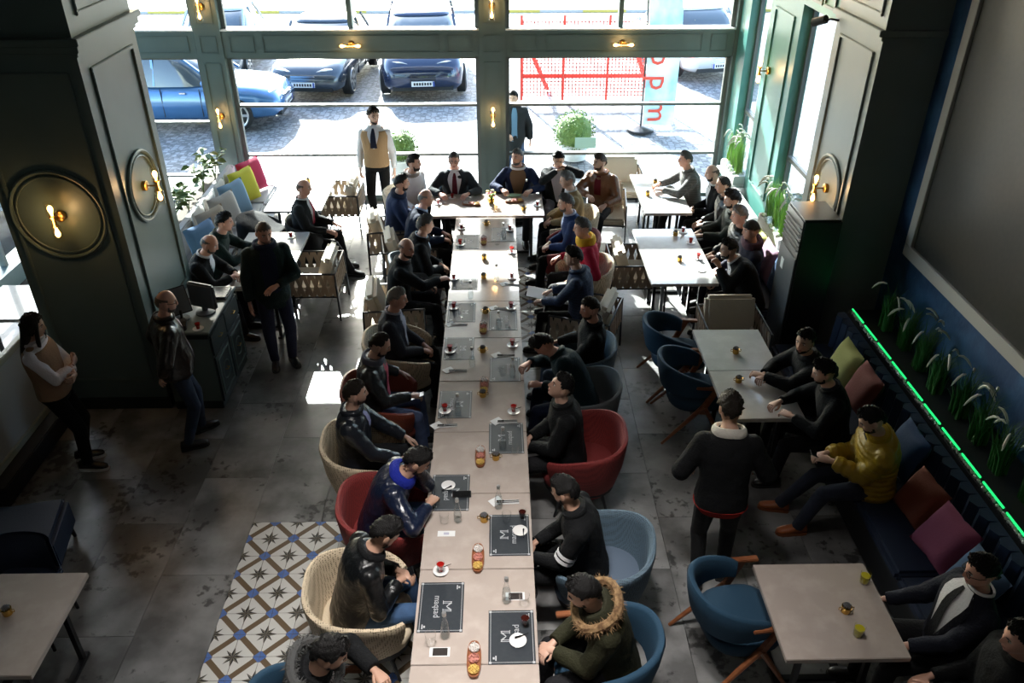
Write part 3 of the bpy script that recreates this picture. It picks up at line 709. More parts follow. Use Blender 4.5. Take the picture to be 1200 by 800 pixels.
MB().box(-.16, .16, -.03, .03, .06, .34).build('casing', POS, t, bevel=.02); MB().box(-.14, .14, .03, .034, .09, .31).build('display', DARK, t)
MB().lathe([(.10, 0), (.10, .015), (.03, .03), (.03, .09)], 18).build('stand', POS, t)
t = thing('tablet_stand', 'slim tablet screen tilted on the service cabinet by the column', 'tablet', (-3.26, 7.33, .95), R_(40))
q = MB().box(-.13, .13, -.008, .008, .05, .33); q.xf(np.array([[1,0,0],[0,cos(.4),sin(.4)],[0,-sin(.4),cos(.4)]])); q.build('casing', DARK, t, bevel=.005)
q = MB().box(-.12, .12, -.0095, -.008, .06, .32); q.xf(np.array([[1,0,0],[0,cos(.4),sin(.4)],[0,-sin(.4),cos(.4)]])); q.build('display', mat('tablet_display', (.16, .19, .21), .2), t)
MB().lathe([(.08, 0), (.08, .012), (.012, .02), (.012, .1)], 16).build('stand', DARK, t)
t = thing('card_terminal', 'small black card terminal on the service cabinet', 'card terminal', (-3.2, 7.17, .95), R_(15))
MB().box(-.04, .04, -.09, .09, 0, .05).build('body', DARK, t, bevel=.008); MB().box(-.03, .03, .02, .07, .05, .053).build('display', POS, t)
o = MB().box(-.2, .2, -.13, .13, 0, .03).build('serving_tray', mat('tray_black', (.02, .022, .024), .25), bevel=.012); o.location = (-3.12, 7.86, .95)
tag(o, 'black tray lying on the far end of the service cabinet', 'tray')
# leafy plants behind the left bench
LEAF = mat('olive_leaf', (.09, .15, .035), .5, noise=(4, .3, .7), col2=(.2, .24, .09))
b = MB().box(-.14, .14, -1.75, 1.75, 0, .62); t = thing('bench_planter', 'long white planter box behind the left bench', 'planter', (-4.42, 10.8, 0)); b.build('box', WHITE, t, bevel=.01)
MB().box(-.12, .12, -1.7, 1.7, .62, .63).build('soil', mat('soil', (.05, .035, .02), .9), t)
LEAFM = MB().add([(0, 0, 0), (.045, .03, .01), (.05, .07, .012), (0, .13, -.01), (-.05, .07, .012), (-.045, .03, .01)], [(0, 1, 2, 3), (0, 3, 4, 5)]).mesh('leaf', LEAF, smooth=0, fix=False)
for i, (y, h) in enumerate(((9.6, .5), (10.3, .55), (11.0, .5), (11.7, .6), (12.3, .5))):
    t = thing('leafy_plant', 'broad-leaved plant growing behind the left bench cushions', 'plant', (-4.42, y, .63), group='plants behind the left bench'); r = random.Random(90+i)
    for k in range(6):
        a = r.uniform(0, 2*pi); e = (cos(a)*.16, sin(a)*.22, h*r.uniform(.6, 1)); MB().tube([(0, 0, 0), (e[0]*.3, e[1]*.3, e[2]*.6), e], [.008, .006, .003], 5).build('stem', LEAF, t)
        for q in range(6):
            u = .4 + .12*q; l_ = link('leaf', LEAFM, t, (e[0]*u, e[1]*u, e[2]*(.2 + .8*u)))
            l_.rotation_euler = (r.uniform(-.3, .7), r.uniform(-.5, .5), r.uniform(0, 2*pi)); l_.scale = (1.1,)*3

# ================================================================ PEOPLE
# --- kinematics (local frame: x right, y forward, z up)
def rx(a): c, s = cos(a), sin(a); return np.array([[1,0,0],[0,c,-s],[0,s,c]])
def ry(a): c, s = cos(a), sin(a); return np.array([[c,0,s],[0,1,0],[-s,0,c]])
def rz(a): c, s = cos(a), sin(a); return np.array([[c,-s,0],[s,c,0],[0,0,1]])
class Spine:
    def __init__(s, hipz, lean, side, twist, k):
        s.k = k; N = 10; L = .60 * k / N; p = np.array((0., 0., hipz)); s.P = [p]; s.M = []
        for i in range(N):
            u = (i + .5) / N; M = rz(R_(twist)*u) @ ry(R_(side)*(.4 + 1.2*u)) @ rx(-R_(lean)*(.4 + 1.2*u))
            s.M.append(M); p = p + M[:, 2] * L; s.P.append(p)
        s.L = L
    def at(s, d):
        d *= s.k; f = d / s.L; i = min(max(int(f), 0), 9)
        return s.P[i] + s.M[i][:, 2] * (d - i*s.L), s.M[i]
def ik(a, t, l1, l2, pole):
    a = np.array(a, float); t = np.array(t, float); d = t - a; L = np.linalg.norm(d); d /= L; L = min(max(L, abs(l1-l2) + .02), .992*(l1+l2))
    x = (l1*l1 - l2*l2 + L*L) / (2*L); h = math.sqrt(max(l1*l1 - x*x, 1e-6)); p = np.array(pole, float); p = p - d*np.dot(p, d); p /= np.linalg.norm(p)
    return a + d*x + p*h, a + d*L
ARMS = {  # right-hand targets (mirrored for the left); z above the floor
 'lap': (.06, .34, .66), 'thigh': (.17, .36, .66), 'table': (.15, .46, .83), 'down': (.27, .02, .80), 'clasp': (.045, .42, .80), 'armrest': (.30, .20, .70)}
def solve(sit=True, k=1., lean=6., side=0., twist=0., hyaw=0., hpitch=8., hroll=0., rh='lap', lh='lap', feet=None, hipz=None, rpole=None, lpole=None, neck=0., slim=False, **_):
    hz = hipz if hipz else (.545 if sit else .935*k)
    sp = Spine(hz, lean, side, twist, k); J = {'sp': sp}
    nb, nM = sp.at(.575)
    nd = nM[:, 2] * .6 + np.array((0, 0, 1.)) * .4 + nM[:, 1] * (.12 + neck); nd /= np.linalg.norm(nd)
    HM = rz(R_(hyaw + twist)) @ ry(R_(hroll)) @ rx(-R_(hpitch))
    J['nb'] = nb; J['HM'] = HM; J['hc'] = nb + nd*.060*k + HM[:, 2]*.072*k + HM[:, 1]*.028*k
    sh, sM = sp.at(.45)
    for s, nm, tg, pole in ((1, 'r', rh, rpole), (-1, 'l', lh, lpole)):
        a = sh + sM[:, 0]*s*.172*k - sM[:, 1]*.01
        if isinstance(tg, str): q = np.array(ARMS[tg]); t = np.array((s*q[0], q[1], q[2]))
        else: t = np.array(tg, float)
        rest = sit and .78 <= t[2] <= .84                       # forearm lying on a table top
        if rest: t[2] = .83
        e, w = ik(a, t, .285*k, .255*k, pole or ((s*(.3 if slim else .6), -.05, -.2) if rest else (s*(.15 if slim else .7), -.45, -.9))); J[nm + 's'], J[nm + 'e'], J[nm + 'w'] = a, e, w
        hp, hM = sp.at(-.015); h = hp + hM[:, 0]*s*.092*k
        ft = (feet or {}).get(nm)
        if ft is None: ft = (s*.13, .47, .085) if sit else (s*.10, .0, .085)
        kn, an = ik(h, ft, .435*k, .425*k, (s*.18, 1, .35)); J[nm + 'h'], J[nm + 'k'], J[nm + 'a'] = h, kn, an
    return J
# --- end of kinematics

TORSO = [(-.10, .125, .10), (-.05, .165, .125), (.05, .168, .122), (.16, .155, .112), (.28, .166, .118), (.38, .182, .122), (.44, .186, .112), (.49, .168, .092), (.525, .125, .076), (.555, .085, .070), (.59, .064, .064)]
def tprof(d):
    D = [q[0] for q in TORSO]; return np.interp(d, D, [q[1] for q in TORSO]), np.interp(d, D, [q[2] for q in TORSO])
def tpoint(J, d, a, inf, belly=0.):
    """point on the torso surface at height d, angle a from the front"""
    p, M = J['sp'].at(d); w, h = tprof(d); k = J['sp'].k; e = 2/2.4
    b = belly * math.exp(-((d - .12)/.13)**2) * max(0, cos(a))
    return p + M[:, 0]*(w*k + inf)*np.sign(sin(a))*abs(sin(a))**e + M[:, 1]*((h*k + inf)*np.sign(cos(a))*abs(cos(a))**e + b)
def torso_mb(b, J, d0, d1, inf, belly=0., puff=0., n=20, flare=0.):
    ds = np.linspace(d0, d1, 64 if puff else 16); rs = []
    for d in ds:
        i = inf + (puff*abs(sin(d*pi/.052)) if puff else 0) + flare*max(0, .08-d)
        if d > .5: i = min(i, inf*.6)
        rs.append([tpoint(J, d, 2*pi*j/n, i, belly) for j in range(n)])
    b.rings(rs)
def limb(b, pts, rad, seg=6, n=12, puff=0.):
    P = []; Rr = []
    for i in range(len(pts)-1):
        for j in range(seg * (3 if puff else 1)):
            u = j/(seg * (3 if puff else 1)); P.append(pts[i]*(1-u) + pts[i+1]*u); r = rad[i]*(1-u) + rad[i+1]*u
            Rr.append(r + (puff*abs(sin(len(P)*.62)) if puff else 0))
    P.append(pts[-1]); Rr.append(rad[-1]); b.tube(P, Rr, n)
    for p, r in zip(pts[1:-1], rad[1:-1]): b.ball(p, r*1.02, 10, 7)

# --- head
def head_grid():
    nl, nt = 40, 34; S = [2*pi*j/nl - pi for j in range(nl)]; PH = [s - .45*sin(s) for s in S]; TH = [pi*(i+.4)/(nt-.2) for i in range(nt)]
    D = np.array([[(sin(p)*sin(t), cos(p)*sin(t), cos(t)) for p in PH] for t in TH]); Q = D * np.array((.0745, .096, .118))
    x, y, z = Q[..., 0].copy(), Q[..., 1].copy(), Q[..., 2].copy(); dz = D[..., 2]; dy = D[..., 1]
    lo = np.clip(-dz, 0, 1); x *= 1 - .20*lo**1.3; front = np.clip(dy, 0, 1)
    y = np.where(y > 0, y*.90, y); y += .020*front*np.clip((-dz-.2)/.6, 0, 1); y = np.where((dy < 0) & (dz < -.15), y*(1 - .5*np.clip(-dz-.15, 0, 1)), y)
    f = (front > .3)
    nz = np.interp(z, [-.034, -.026, -.018, .03, .04], [0, .022, .024, .003, 0]); y += f*nz*np.exp(-(x/np.where(z < -.01, .0125, .010))**2)
    y += f*.004*np.exp(-((z-.036)/.012)**2)*np.exp(-(x/.05)**2); y -= f*.010*np.exp(-((np.abs(x)-.031)/.015)**2 - ((z-.012)/.013)**2)
    y += f*.005*np.exp(-(x/.022)**2 - ((z+.058)/.010)**2); y += f*.009*np.exp(-(x/.02)**2 - ((z+.096)/.018)**2); y -= f*.004*np.exp(-(x/.02)**2 - ((z+.076)/.007)**2)
    return np.stack([x, y, z], -1), D, np.array(PH)
HG, HD, HPH = head_grid()
def head_mb():
    """material slots: 0 skin 1 lips 2 eye 3 iris 4 brow"""
    b = MB(); nt, nl, _ = HG.shape; V = [tuple(p) for r in HG for p in r]; F = []; m = []
    for i in range(nt-1):
        for j in range(nl):
            F.append((i*nl+j, (i+1)*nl+j, (i+1)*nl+(j+1) % nl, i*nl+(j+1) % nl)); c = (HG[i, j] + HG[i+1, (j+1) % nl])/2
            m.append(1 if abs(c[0]) < .021 and abs(c[2]+.058) < .0075 and c[1] > .05 else 0)
    F.append(tuple(range(nl))); m.append(0); F.append(tuple(reversed([(nt-1)*nl+j for j in range(nl)]))); m.append(0)
    b.add(V, F, m)
    for s in (-1, 1):
        b.ball((s*.031, .0655, .012), (.0145, .0125, .0065), 10, 6, 2); b.ball((s*.031, .0755, .0125), (.0062, .0035, .0062), 8, 5, 3)
        b.tube([(s*.013, .083, .031), (s*.03, .0815, .0365), (s*.047, .0715, .031)], [.003, .0045, .002], 6, 4)
        b.ball((s*.0755, -.010, -.004), (.0095, .020, .033), 10, 7, 0)
    return b
HEADMB = head_mb()
def hair_mb(style, seed=0, vol=1.):
    r = random.Random(seed); b = MB(); nt, nl, _ = HG.shape; az = np.abs(np.degrees(np.arctan2(np.sin(HPH), np.cos(HPH))))
    T = {'short': ([0, 45, 68, 80, 95, 115, 140, 180], [.55, .50, .42, .02, .16, .10, -.45, -.66]), 'receding': ([0, 30, 55, 70, 80, 95, 115, 140, 180], [.82, .74, .66, .5, .02, .16, .1, -.45, -.62]),
         'bald': ([0, 50, 75, 85, 95, 115, 140, 180], [2, 2, 1., .05, .16, .1, -.45, -.6]), 'long': ([0, 45, 68, 85, 180], [.6, .45, -.2, -.6, -.8]), 'beanie': ([0, 60, 95, 180], [.36, .30, .20, .0]),
         'beard': None}[style]
    def noise(i, j): return 1 + .34*sin(j*1.7 + seed) * sin(i*1.3 + seed*2) + .26*sin(j*4.1 + i*2.7) + .2*sin(j*2.9 - i*3.3)
    off = np.full((nt, nl), -1.)
    for i in range(nt):
        for j in range(nl):
            z = HD[i, j, 2]; th = np.interp(az[j], *T) + (.05*sin(j*2.3 + seed) + .04*sin(j*5.1 + seed*3) if style != 'beanie' else 0)
            if style == 'bald' and z > .42: continue
            u = z - th
            if u < 0: continue
            t = {'short': .017, 'receding': .011, 'bald': .005, 'long': .02, 'beanie': .016}[style]*vol
            q = min(1, u/.22); q = q*q*(3-2*q)
            if style == 'bald': q *= min(1, (.42 - z)/.12)
            e = t*q*(noise(i, j) if style != 'beanie' else 1) + .0022
            if style in ('short',) and az[j] < 60 and z > .5: e *= 1.25
            if style == 'beanie': e = t*min(1, .55+q) + (.006 if u < .12 else 0)
            off[i, j] = e
    nrm = HG - np.array((0, -.005, -.01)); nrm = nrm/np.linalg.norm(nrm, axis=-1, keepdims=True)
    idx = {}; V = []; F = []
    def vi(i, j):
        if (i, j) not in idx: idx[(i, j)] = len(V); V.append(tuple(HG[i, j] + nrm[i, j]*off[i, j]))
        return idx[(i, j)]
    for i in range(nt-1):
        for j in range(nl):
            q = [(i, j), (i+1, j), (i+1, (j+1) % nl), (i, (j+1) % nl)]
            if all(off[a] > 0 for a in q): F.append(tuple(vi(*a) for a in q))
    if all(off[0, j] > 0 for j in range(nl)): F.append(tuple(vi(0, j) for j in range(nl)))
    b.add(V, F)
    if style == 'long':
        rs = []
        for z, w, d, y in ((.06, .080, .07, -.045), (-.02, .088, .062, -.052), (-.10, .098, .055, -.062), (-.18, .11, .048, -.075), (-.27, .105, .042, -.09), (-.36, .08, .03, -.10)):
            rs.append([(w*cos(q), y + d*sin(q), z) for q in [2*pi*i/16 for i in range(16)]])
        b.rings(rs)
        for s in (-1, 1): b.tube([(s*.062, .05, .06), (s*.078, .045, -.04), (s*.082, .05, -.14), (s*.075, .06, -.25)], [.014, .02, .022, .008], 8)
    return b
def beard_mb(full):
    b = MB(); nt, nl, _ = HG.shape; az = np.abs(np.degrees(np.arctan2(np.sin(HPH), np.cos(HPH)))); V = []; F = []; idx = {}
    def ok(i, j):
        x, y, z = HG[i, j]; a = az[j]
        if a > 84 or HD[i, j, 2] < -.93: return 0
        if abs(x) < .019 and abs(z + .058) < .0065: return 0
        top = np.interp(a, [0, 18, 30, 50, 70, 84], [-.040, -.042, -.055, -.058, -.03, .02]); u = (top - z)
        return 0 if u < 0 else (.002 + (.008 if full else .0025)*min(1, u/.02))
    O = [[ok(i, j) for j in range(nl)] for i in range(nt)]
    def vi(i, j):
        if (i, j) not in idx: idx[(i, j)] = len(V); p = HG[i, j]; n = p/np.linalg.norm(p); V.append(tuple(p + n*O[i][j]))
        return idx[(i, j)]
    for i in range(nt-1):
        for j in range(nl):
            q = [(i, j), (i+1, j), (i+1, (j+1) % nl), (i, (j+1) % nl)]
            if all(O[a][c] > 0 for a, c in q): F.append(tuple(vi(*a) for a in q))
    return b.add(V, F)
def hand_mb(curl, spread=.05):
    """right hand: fingers +y, back of the hand +z, thumb -x"""
    b = MB(); rs = []
    for y, w, t in ((-.03, .026, .021), (0, .027, .019), (.03, .037, .017), (.065, .042, .0145), (.09, .041, .012), (.098, .036, .008)):
        rs.append([(w*cos(q), y, t*sin(q)) for q in [2*pi*i/12 for i in range(12)]])
    b.rings(rs)
    for i, (x, L, bend) in enumerate(((-.030, .070, .9), (-.010, .080, 1.), (.010, .074, 1.05), (.029, .058, 1.15))):
        p = np.array((x, .085, 0.)); a = 0; P = [p]; yaw = (x/.03)*spread
        for q, (f, c) in enumerate(((.44, .75), (.32, 1.1), (.24, .8))):
            a += curl*c*bend*1.05 + .06; p = p + np.array((sin(yaw)*cos(a), cos(a), -sin(a)))*L*f; P.append(p)
        P.insert(1, (P[0] + P[1])/2); b.tube(P + [P[-1] + (P[-1]-P[-2])*.12], [.0095, .0092, .0088, .008, .0072, .004], 7)
    a = .25 + curl*.5
    P = [np.array((-.026, .018, -.004)), np.array((-.046, .045, -.012)), np.array((-.046 + .012*curl - .012, .075, -.016 - .022*curl)), np.array((-.050 + .028*curl - .006, .098, -.018 - .032*curl))]
    b.tube(P, [.014, .0115, .0095, .006], 8)
    return b
HANDS = {c: hand_mb(c) for c in (.25, .55, .95)}
SKIN = [mat('skin_light', (.56, .34, .25), .5, noise=(9, .3, .7), col2=(.6, .37, .28)), mat('skin_tan', (.44, .25, .17), .5, noise=(9, .3, .7), col2=(.48, .28, .2)), mat('skin_ruddy', (.55, .28, .2), .5, noise=(9, .3, .7), col2=(.58, .32, .24))]
LIP = mat('lips', (.34, .13, .11), .45); EYEW = mat('eye_white', (.6, .57, .53), .3); IRIS = mat('iris_dark', (.012, .008, .006), .2)
HAIRC = {'black': mat('hair_black', (.005, .0045, .0045), .5, bump=(160, .5), spec=.25), 'dark': mat('hair_dark_brown', (.014, .009, .006), .5, bump=(160, .5), spec=.25), 'brown': mat('hair_brown', (.06, .032, .018), .5, bump=(160, .5)),
         'grey': mat('hair_grey', (.19, .185, .18), .55, bump=(160, .5)), 'salt': mat('hair_salt_pepper', (.085, .08, .078), .55, bump=(160, .5)), 'stub': mat('hair_cropped', (.10, .07, .055), .7)}
def cloth(c, kind='wool'):
    nm = 'cloth_%s_%.3f_%.3f_%.3f' % (kind, *c)
    if kind == 'leather': return mat(nm, c, .3, bump=(22, .55), coat=.15)
    if kind == 'puffer': return mat(nm, c, .42, bump=(30, .3))
    if kind == 'denim': return mat(nm, c, .85, noise=(12, .35, .7), col2=[q*1.5 for q in c], bump=(120, .2))
    if kind == 'check': 
        m = mat(nm, c, .85, bump=(140, .2)); n = m.node_tree.nodes; l = m.node_tree.links
        if not any(q.type == 'TEX_WAVE' for q in n):
            tc = n.new('ShaderNodeTexCoord'); base = None
            for ax in ('X', 'Z'):
                w_ = n.new('ShaderNodeTexWave'); w_.bands_direction = ax; w_.inputs['Scale'].default_value = 9; l.new(tc.outputs['Object'], w_.inputs['Vector'])
                rp = n.new('ShaderNodeValToRGB'); rp.color_ramp.elements[0].position = .9; rp.color_ramp.elements[0].color = (*c, 1); rp.color_ramp.elements[1].color = (*[q*1.7 + .006 for q in c], 1); l.new(w_.outputs[0], rp.inputs[0])
                if base is None: base = rp.outputs[0]
                else:
                    mx = n.new('ShaderNodeMix'); mx.data_type = 'RGBA'; mx.blend_type = 'LIGHTEN'; mx.inputs[0].default_value = 1.; l.new(base, mx.inputs[6]); l.new(rp.outputs[0], mx.inputs[7]); l.new(mx.outputs[2], n['Principled BSDF'].inputs['Base Color'])
        return m
    return mat(nm, c, .85, bump=(60, .35), spec=.22)
SHOEM = mat('shoe_black', (.012, .011, .011), .35); SOLE = mat('sole_dark', (.02, .02, .02), .7)
REMESH = []
CLD = bpy.data.textures.new('folds', 'CLOUDS'); CLD.noise_scale = .11; CLD.noise_depth = 1
def soft(o, vox, extra=None, disp=0., it=4):
    m = o.modifiers.new('remesh', 'REMESH'); m.mode = 'VOXEL'; m.voxel_size = vox; m.use_smooth_shade = True
    m = o.modifiers.new('smooth', 'SMOOTH'); m.factor = .5; m.iterations = it
    if disp:
        m = o.modifiers.new('folds', 'DISPLACE'); m.texture = CLD; m.strength = disp; m.mid_level = .5
    REMESH.append((o, extra))
def finish_people():
    dg = bpy.context.evaluated_depsgraph_get()
    for o, extra in REMESH:
        me = bpy.data.meshes.new_from_object(o.evaluated_get(dg)); old = o.data; mats = [m for m in old.materials]
        if extra is not None:
            nv = len(me.vertices); co = np.empty(nv*3); me.vertices.foreach_get('co', co); V = [tuple(v) for v in co.reshape(-1, 3)]
            F = [tuple(p.vertices) for p in me.polygons]; b = MB(); b.add(V, F, 0); b.join(extra)
            bpy.data.meshes.remove(me); me = b.mesh(o.name, mats, smooth=60, fix=False)
        else:
            me.materials.clear()
            for m in mats: me.materials.append(m)
            me.polygons.foreach_set('use_smooth', [True]*len(me.polygons))
        o.modifiers.clear(); o.data = me; nm = old.name; bpy.data.meshes.remove(old); me.name = nm
def ring_pts(J, d, inf, n=24): return [tpoint(J, d, 2*pi*i/n, inf) for i in range(n)]

def person(label, x, y, heading, top=None, under=None, tie=None, vneck=None, legs=None, hair=('short', 'black'), beard=None, skin=0, glasses=False, collar=None, shoes=None, near=False,
           belly=.01, curl=.55, rcurl=None, sit=True, hem=-.10, waist=None, vest=None, open_front=None, sleeve=1., lapel=None, **kw):
    """top = (colour, kind) outer garment; under = shirt colour shown in the neckline V"""
    kw['sit'] = sit; J = solve(**kw); k = kw.get('k', 1.)
    t = thing('person', label, 'person', (x, y, 0), R_(heading)); sk = SKIN[skin]; vx = .011 if near else .014
    kind = top[1]; inf = {'suit': .020, 'wool': .02, 'leather': .024, 'puffer': .028, 'shirt': .010, 'coat': .028, 'check': .02, 'denim': .02}[kind]
    puff = .022 if kind == 'puffer' else 0.
    # body (skin), with detailed head and hands
    b = MB(); torso_mb(b, J, -.08, .59, -.012, belly*.5, n=14)
    b.tube([J['nb'] - np.array((0, 0, .03)), J['nb']*.5 + J['hc']*.5 + np.array((0, 0, -.02)), J['hc'] - J['HM'][:, 2]*.03 - J['HM'][:, 1]*.02], [.062*k, .056*k, .056*k], 14)
    for s in 'rl':
        limb(b, [J[s+'s'], J[s+'e'], J[s+'w']], [.046*k, .037*k, .026*k], 4, 10); limb(b, [J[s+'h'], J[s+'k'], J[s+'a']], [.07*k, .048*k, .034*k], 4, 10)
    ex = MB(); hm = MB().join(HEADMB); hm.xf(J['HM']*k, J['hc']); ex.join(hm)
    for s, sg in (('r', 1), ('l', -1)):
        f = J[s+'w'] - J[s+'e']; f /= np.linalg.norm(f); tgt = kw.get(s + 'h', 'lap')
        pd = kw.get(s + 'palm')                                   # palm direction
        if pd is None: pd = (-sg, 0, -.2) if tgt == 'down' else (-sg*.35, .1, -1)
        fd = kw.get(s + 'fing'); flat_ = sit and .80 < J[s+'w'][2] < .86; fd = np.array(fd if fd is not None else ((f[0], f[1], -.04) if flat_ else f + (np.array((0, 0, -.25)) if f[2] > -.3 and sit else 0)), float); fd /= np.linalg.norm(fd)
        z = -np.array(pd, float); z = z - fd*np.dot(z, fd); z /= np.linalg.norm(z); xx = np.cross(fd, z)
        c = curl if s == 'l' or rcurl is None else rcurl
        h = MB().join(HANDS[min(HANDS, key=lambda q: abs(q - c))])
        if sg < 0: h.v = [(-q[0], q[1], q[2]) for q in h.v]; h.f = [tuple(reversed(q)) for q in h.f]
        h.xf(np.stack([xx, fd, z], 1)*k*.98, J[s+'w'] + fd*.012); ex.join(h)
        J[s+'grip'] = J[s+'w'] + fd*.085 - z*.03
    hc_ = HAIRC[hair[1]]
    body = b.build('body', [sk, LIP, EYEW, IRIS, HAIRC['dark'] if hair[1] in ('stub',) else hc_], t, smooth=0, fix=False); soft(body, .02, ex)
    # trousers and shoes
    lg = legs or ((.012, .012, .014), 'wool'); b = MB(); torso_mb(b, J, -.11, .07, .010, 0, n=18)
    for s in 'rl':
        d = J[s+'a'] - J[s+'k']; d /= np.linalg.norm(d)
        limb(b, [J[s+'h'], J[s+'k'], J[s+'a'] + d*.015], [.096*k, .068*k, .052*k], 6, 12)
    soft(b.build('trousers', cloth(*lg), t, smooth=0, fix=False), vx, disp=.008)
    shm = shoes or (SHOEM, SOLE)
    for s, sg in (('r', 1), ('l', -1)):
        a = J[s+'a']; kd = J[s+'k'] - J[s+'h']; yaw = math.atan2(kd[1], kd[0]) if math.hypot(kd[0], kd[1]) > .12 else pi/2 - sg*.15
        kn = J[s+'a'] - J[s+'k']; pit = kw.get('toe', 0.)
        B = MB(); n = 12
        for Y, w, h0, h1 in (): pass
        secs = [(-.085, .022, .0, .05), (-.075, .032, .0, .085), (-.03, .036, .0, .095), (.03, .038, .0, .075), (.08, .044, .0, .058), (.13, .042, .0, .046), (.165, .030, .0, .036), (.178, .012, .002, .024)]
        rs = []; r2_ = []
        for Y, w, z0, z1 in secs:
            zc, hh = (z0+z1)/2, (z1-z0)/2; rs.append([(w*abs(cos(q))**.8*np.sign(cos(q)), Y, zc + .018 + hh*abs(sin(q))**.8*np.sign(sin(q))) for q in [2*pi*i/n for i in range(n)]])
            r2_.append([(w*1.07*c_, Y*1.03, z_) for c_, z_ in ((-1, 0), (1, 0), (1, .022), (-1, .022))])
        Mz = rz(yaw - pi/2) @ rx(R_(pit)); o3 = a - np.array((0, 0, .085)) @ np.eye(3)
        B.rings(rs); B.xf(Mz, o3); sh_ = B.build('shoe', shm[0], t, smooth=70)
        B = MB(); B.rings(r2_); B.xf(Mz, o3); B.build('sole', shm[1], sh_, smooth=30)
    # upper garment
    nm = {'suit': 'jacket', 'leather': 'jacket', 'puffer': 'jacket', 'coat': 'coat', 'wool': 'sweater', 'shirt': 'shirt', 'check': 'jacket', 'denim': 'jacket'}[kind]
    b = MB(); torso_mb(b, J, hem, .572, inf, belly, puff, flare=.10 if kind != 'shirt' else .03)
    for s, sg in (('r', 1), ('l', -1)):
        e, w = J[s+'e'], J[s+'w']; W_ = e + (w - e)*(.96*sleeve if sleeve <= 1 else .96)
        b.ball(J[s+'s'], .062*k + inf*.9, 12, 8); limb(b, [J[s+'s'], e, W_], [.055*k + inf, .044*k + inf, .032*k + inf*.75], 6, 12, puff*.8)
    soft(b.build(nm, cloth(*top), t, smooth=0, fix=False), vx, disp=.016 if kind != 'shirt' else .009, it=1 if puff else 4)
    if vest:
        b = MB(); torso_mb(b, J, -.03, .50, inf + .012, belly)
        for s in 'rl': b.ball(J[s+'s'] - np.array((0, 0, 0)) + (J['nb'] - J[s+'s'])*.45, .05, 10, 7)
        soft(b.build('waistcoat', cloth(*vest), t, smooth=0, fix=False), vx, disp=.004)
    def patch(name, mtl, d0, d1, a0, a1, off, rows=9, cols=7):
        g = []
        for i in range(rows):
            u = i/(rows-1); d = d0 + (d1-d0)*u; A0, A1 = a0(u), a1(u)
            g.append([tpoint(J, d, A0 + (A1-A0)*j/(cols-1), inf*(.6 if d > .5 else 1) + off, belly) for j in range(cols)])
        q = MB().grid(g); g2 = [[p - (J['sp'].at(.3)[1][:, 1])*.012 for p in r_] for r_ in g]; q.grid([list(reversed(r_)) for r_ in g2]); return q.build(name, mtl, t, smooth=70, fix=False)
    if under:
        bt, wd = vneck or (.22, .55)
        sc_ = patch('shirt_front', cloth(under, 'shirt'), .562, bt, lambda u: -wd*(1-u)**.8 - .03, lambda u: wd*(1-u)**.8 + .03, .006 if not vest else .018)
        b = MB(); b.tube(ring_pts(J, .568, .008), .009, 6, closed=True, flat=1.8); b.build('shirt_collar', cloth(under, 'shirt'), t)
        if lapel:
            for s in (-1, 1): patch('lapel', cloth(*lapel), .555, bt, lambda u: s*(wd*(1-u)**.8 + .02), lambda u: s*(wd*(1-u)**.8 + .02 + .26*sin(pi*min(1, u*1.1))**.7 + .02), .011, 9, 4)
    if tie:
        bt = (vneck or (.22, .55))[0]; patch('tie', cloth(tie, 'shirt'), .545, bt + .01, lambda u: -.07 - .11*u, lambda u: .07 + .11*u, .014 if not vest else .026, 9, 4)
    if open_front:
        c_, wd, bt = open_front; patch('inner_shirt', cloth(c_, 'shirt'), .556, bt, lambda u: -wd*(.75 + .25*u), lambda u: wd*(.75 + .25*u), .005, 12, 7)
    if collar is None and not (under or open_front and kind == 'suit'): collar = (tuple(c*.9 for c in top[0]), 'x', .012 if kind in ('coat', 'leather', 'puffer') else .011)
    if collar:
        c_, kd, r_ = collar; b = MB(); b.tube(ring_pts(J, .552, .012 + r_*.3), r_, 9, closed=True, flat=1.7); b.build('collar' if kd != 'scarf' else 'scarf', cloth(c_, 'wool'), t)
    if waist:
        b = MB(); rs = [[tpoint(J, d, 2*pi*i/24, inf + .012, belly) for i in range(24)] for d in (hem - .045, hem + .015)]; b.rings(rs); b.build('hem_band', cloth(waist, 'wool'), t)
    # hair, beard, glasses
    sd_ = sum(map(ord, label)) % 97
    if hair[0] != 'none':
        st = hair[0]; h = hair_mb(st, sd_, hair[2] if len(hair) > 2 else 1.); h.xf(J['HM']*k, J['hc']); h.build('hair' if st != 'beanie' else 'beanie', hc_ if st != 'beanie' else cloth((.018, .02, .022), 'wool'), t, smooth=70, fix=False)
    if beard:
        h = beard_mb(beard[0] == 'full'); h.xf(J['HM']*k, J['hc']); h.build('beard', HAIRC[beard[1]], t, smooth=70, fix=False)
    if glasses:
        b = MB()
        for s in (-1, 1):
            b.tube([(s*.031 + .021*cos(q), .088, .010 + .017*sin(q)) for q in [2*pi*i/14 for i in range(14)]], .0025, 5, closed=True); b.tube([(s*.052, .087, .014), (s*.08, .04, .014), (s*.08, -.01, .012)], .0025, 5)
        b.tube([(-.010, .089, .013), (.010, .089, .013)], .0025, 5); b.xf(J['HM']*k, J['hc']); b.build('glasses', DARK, t)
    J['root'] = t; J['t0'] = (x, y, heading)
    return J
def world(J, p):
    x, y, h = J['t0']; c, s = cos(R_(h)), sin(R_(h)); return (x + p[0]*c - p[1]*s, y + p[0]*s + p[1]*c, p[2])
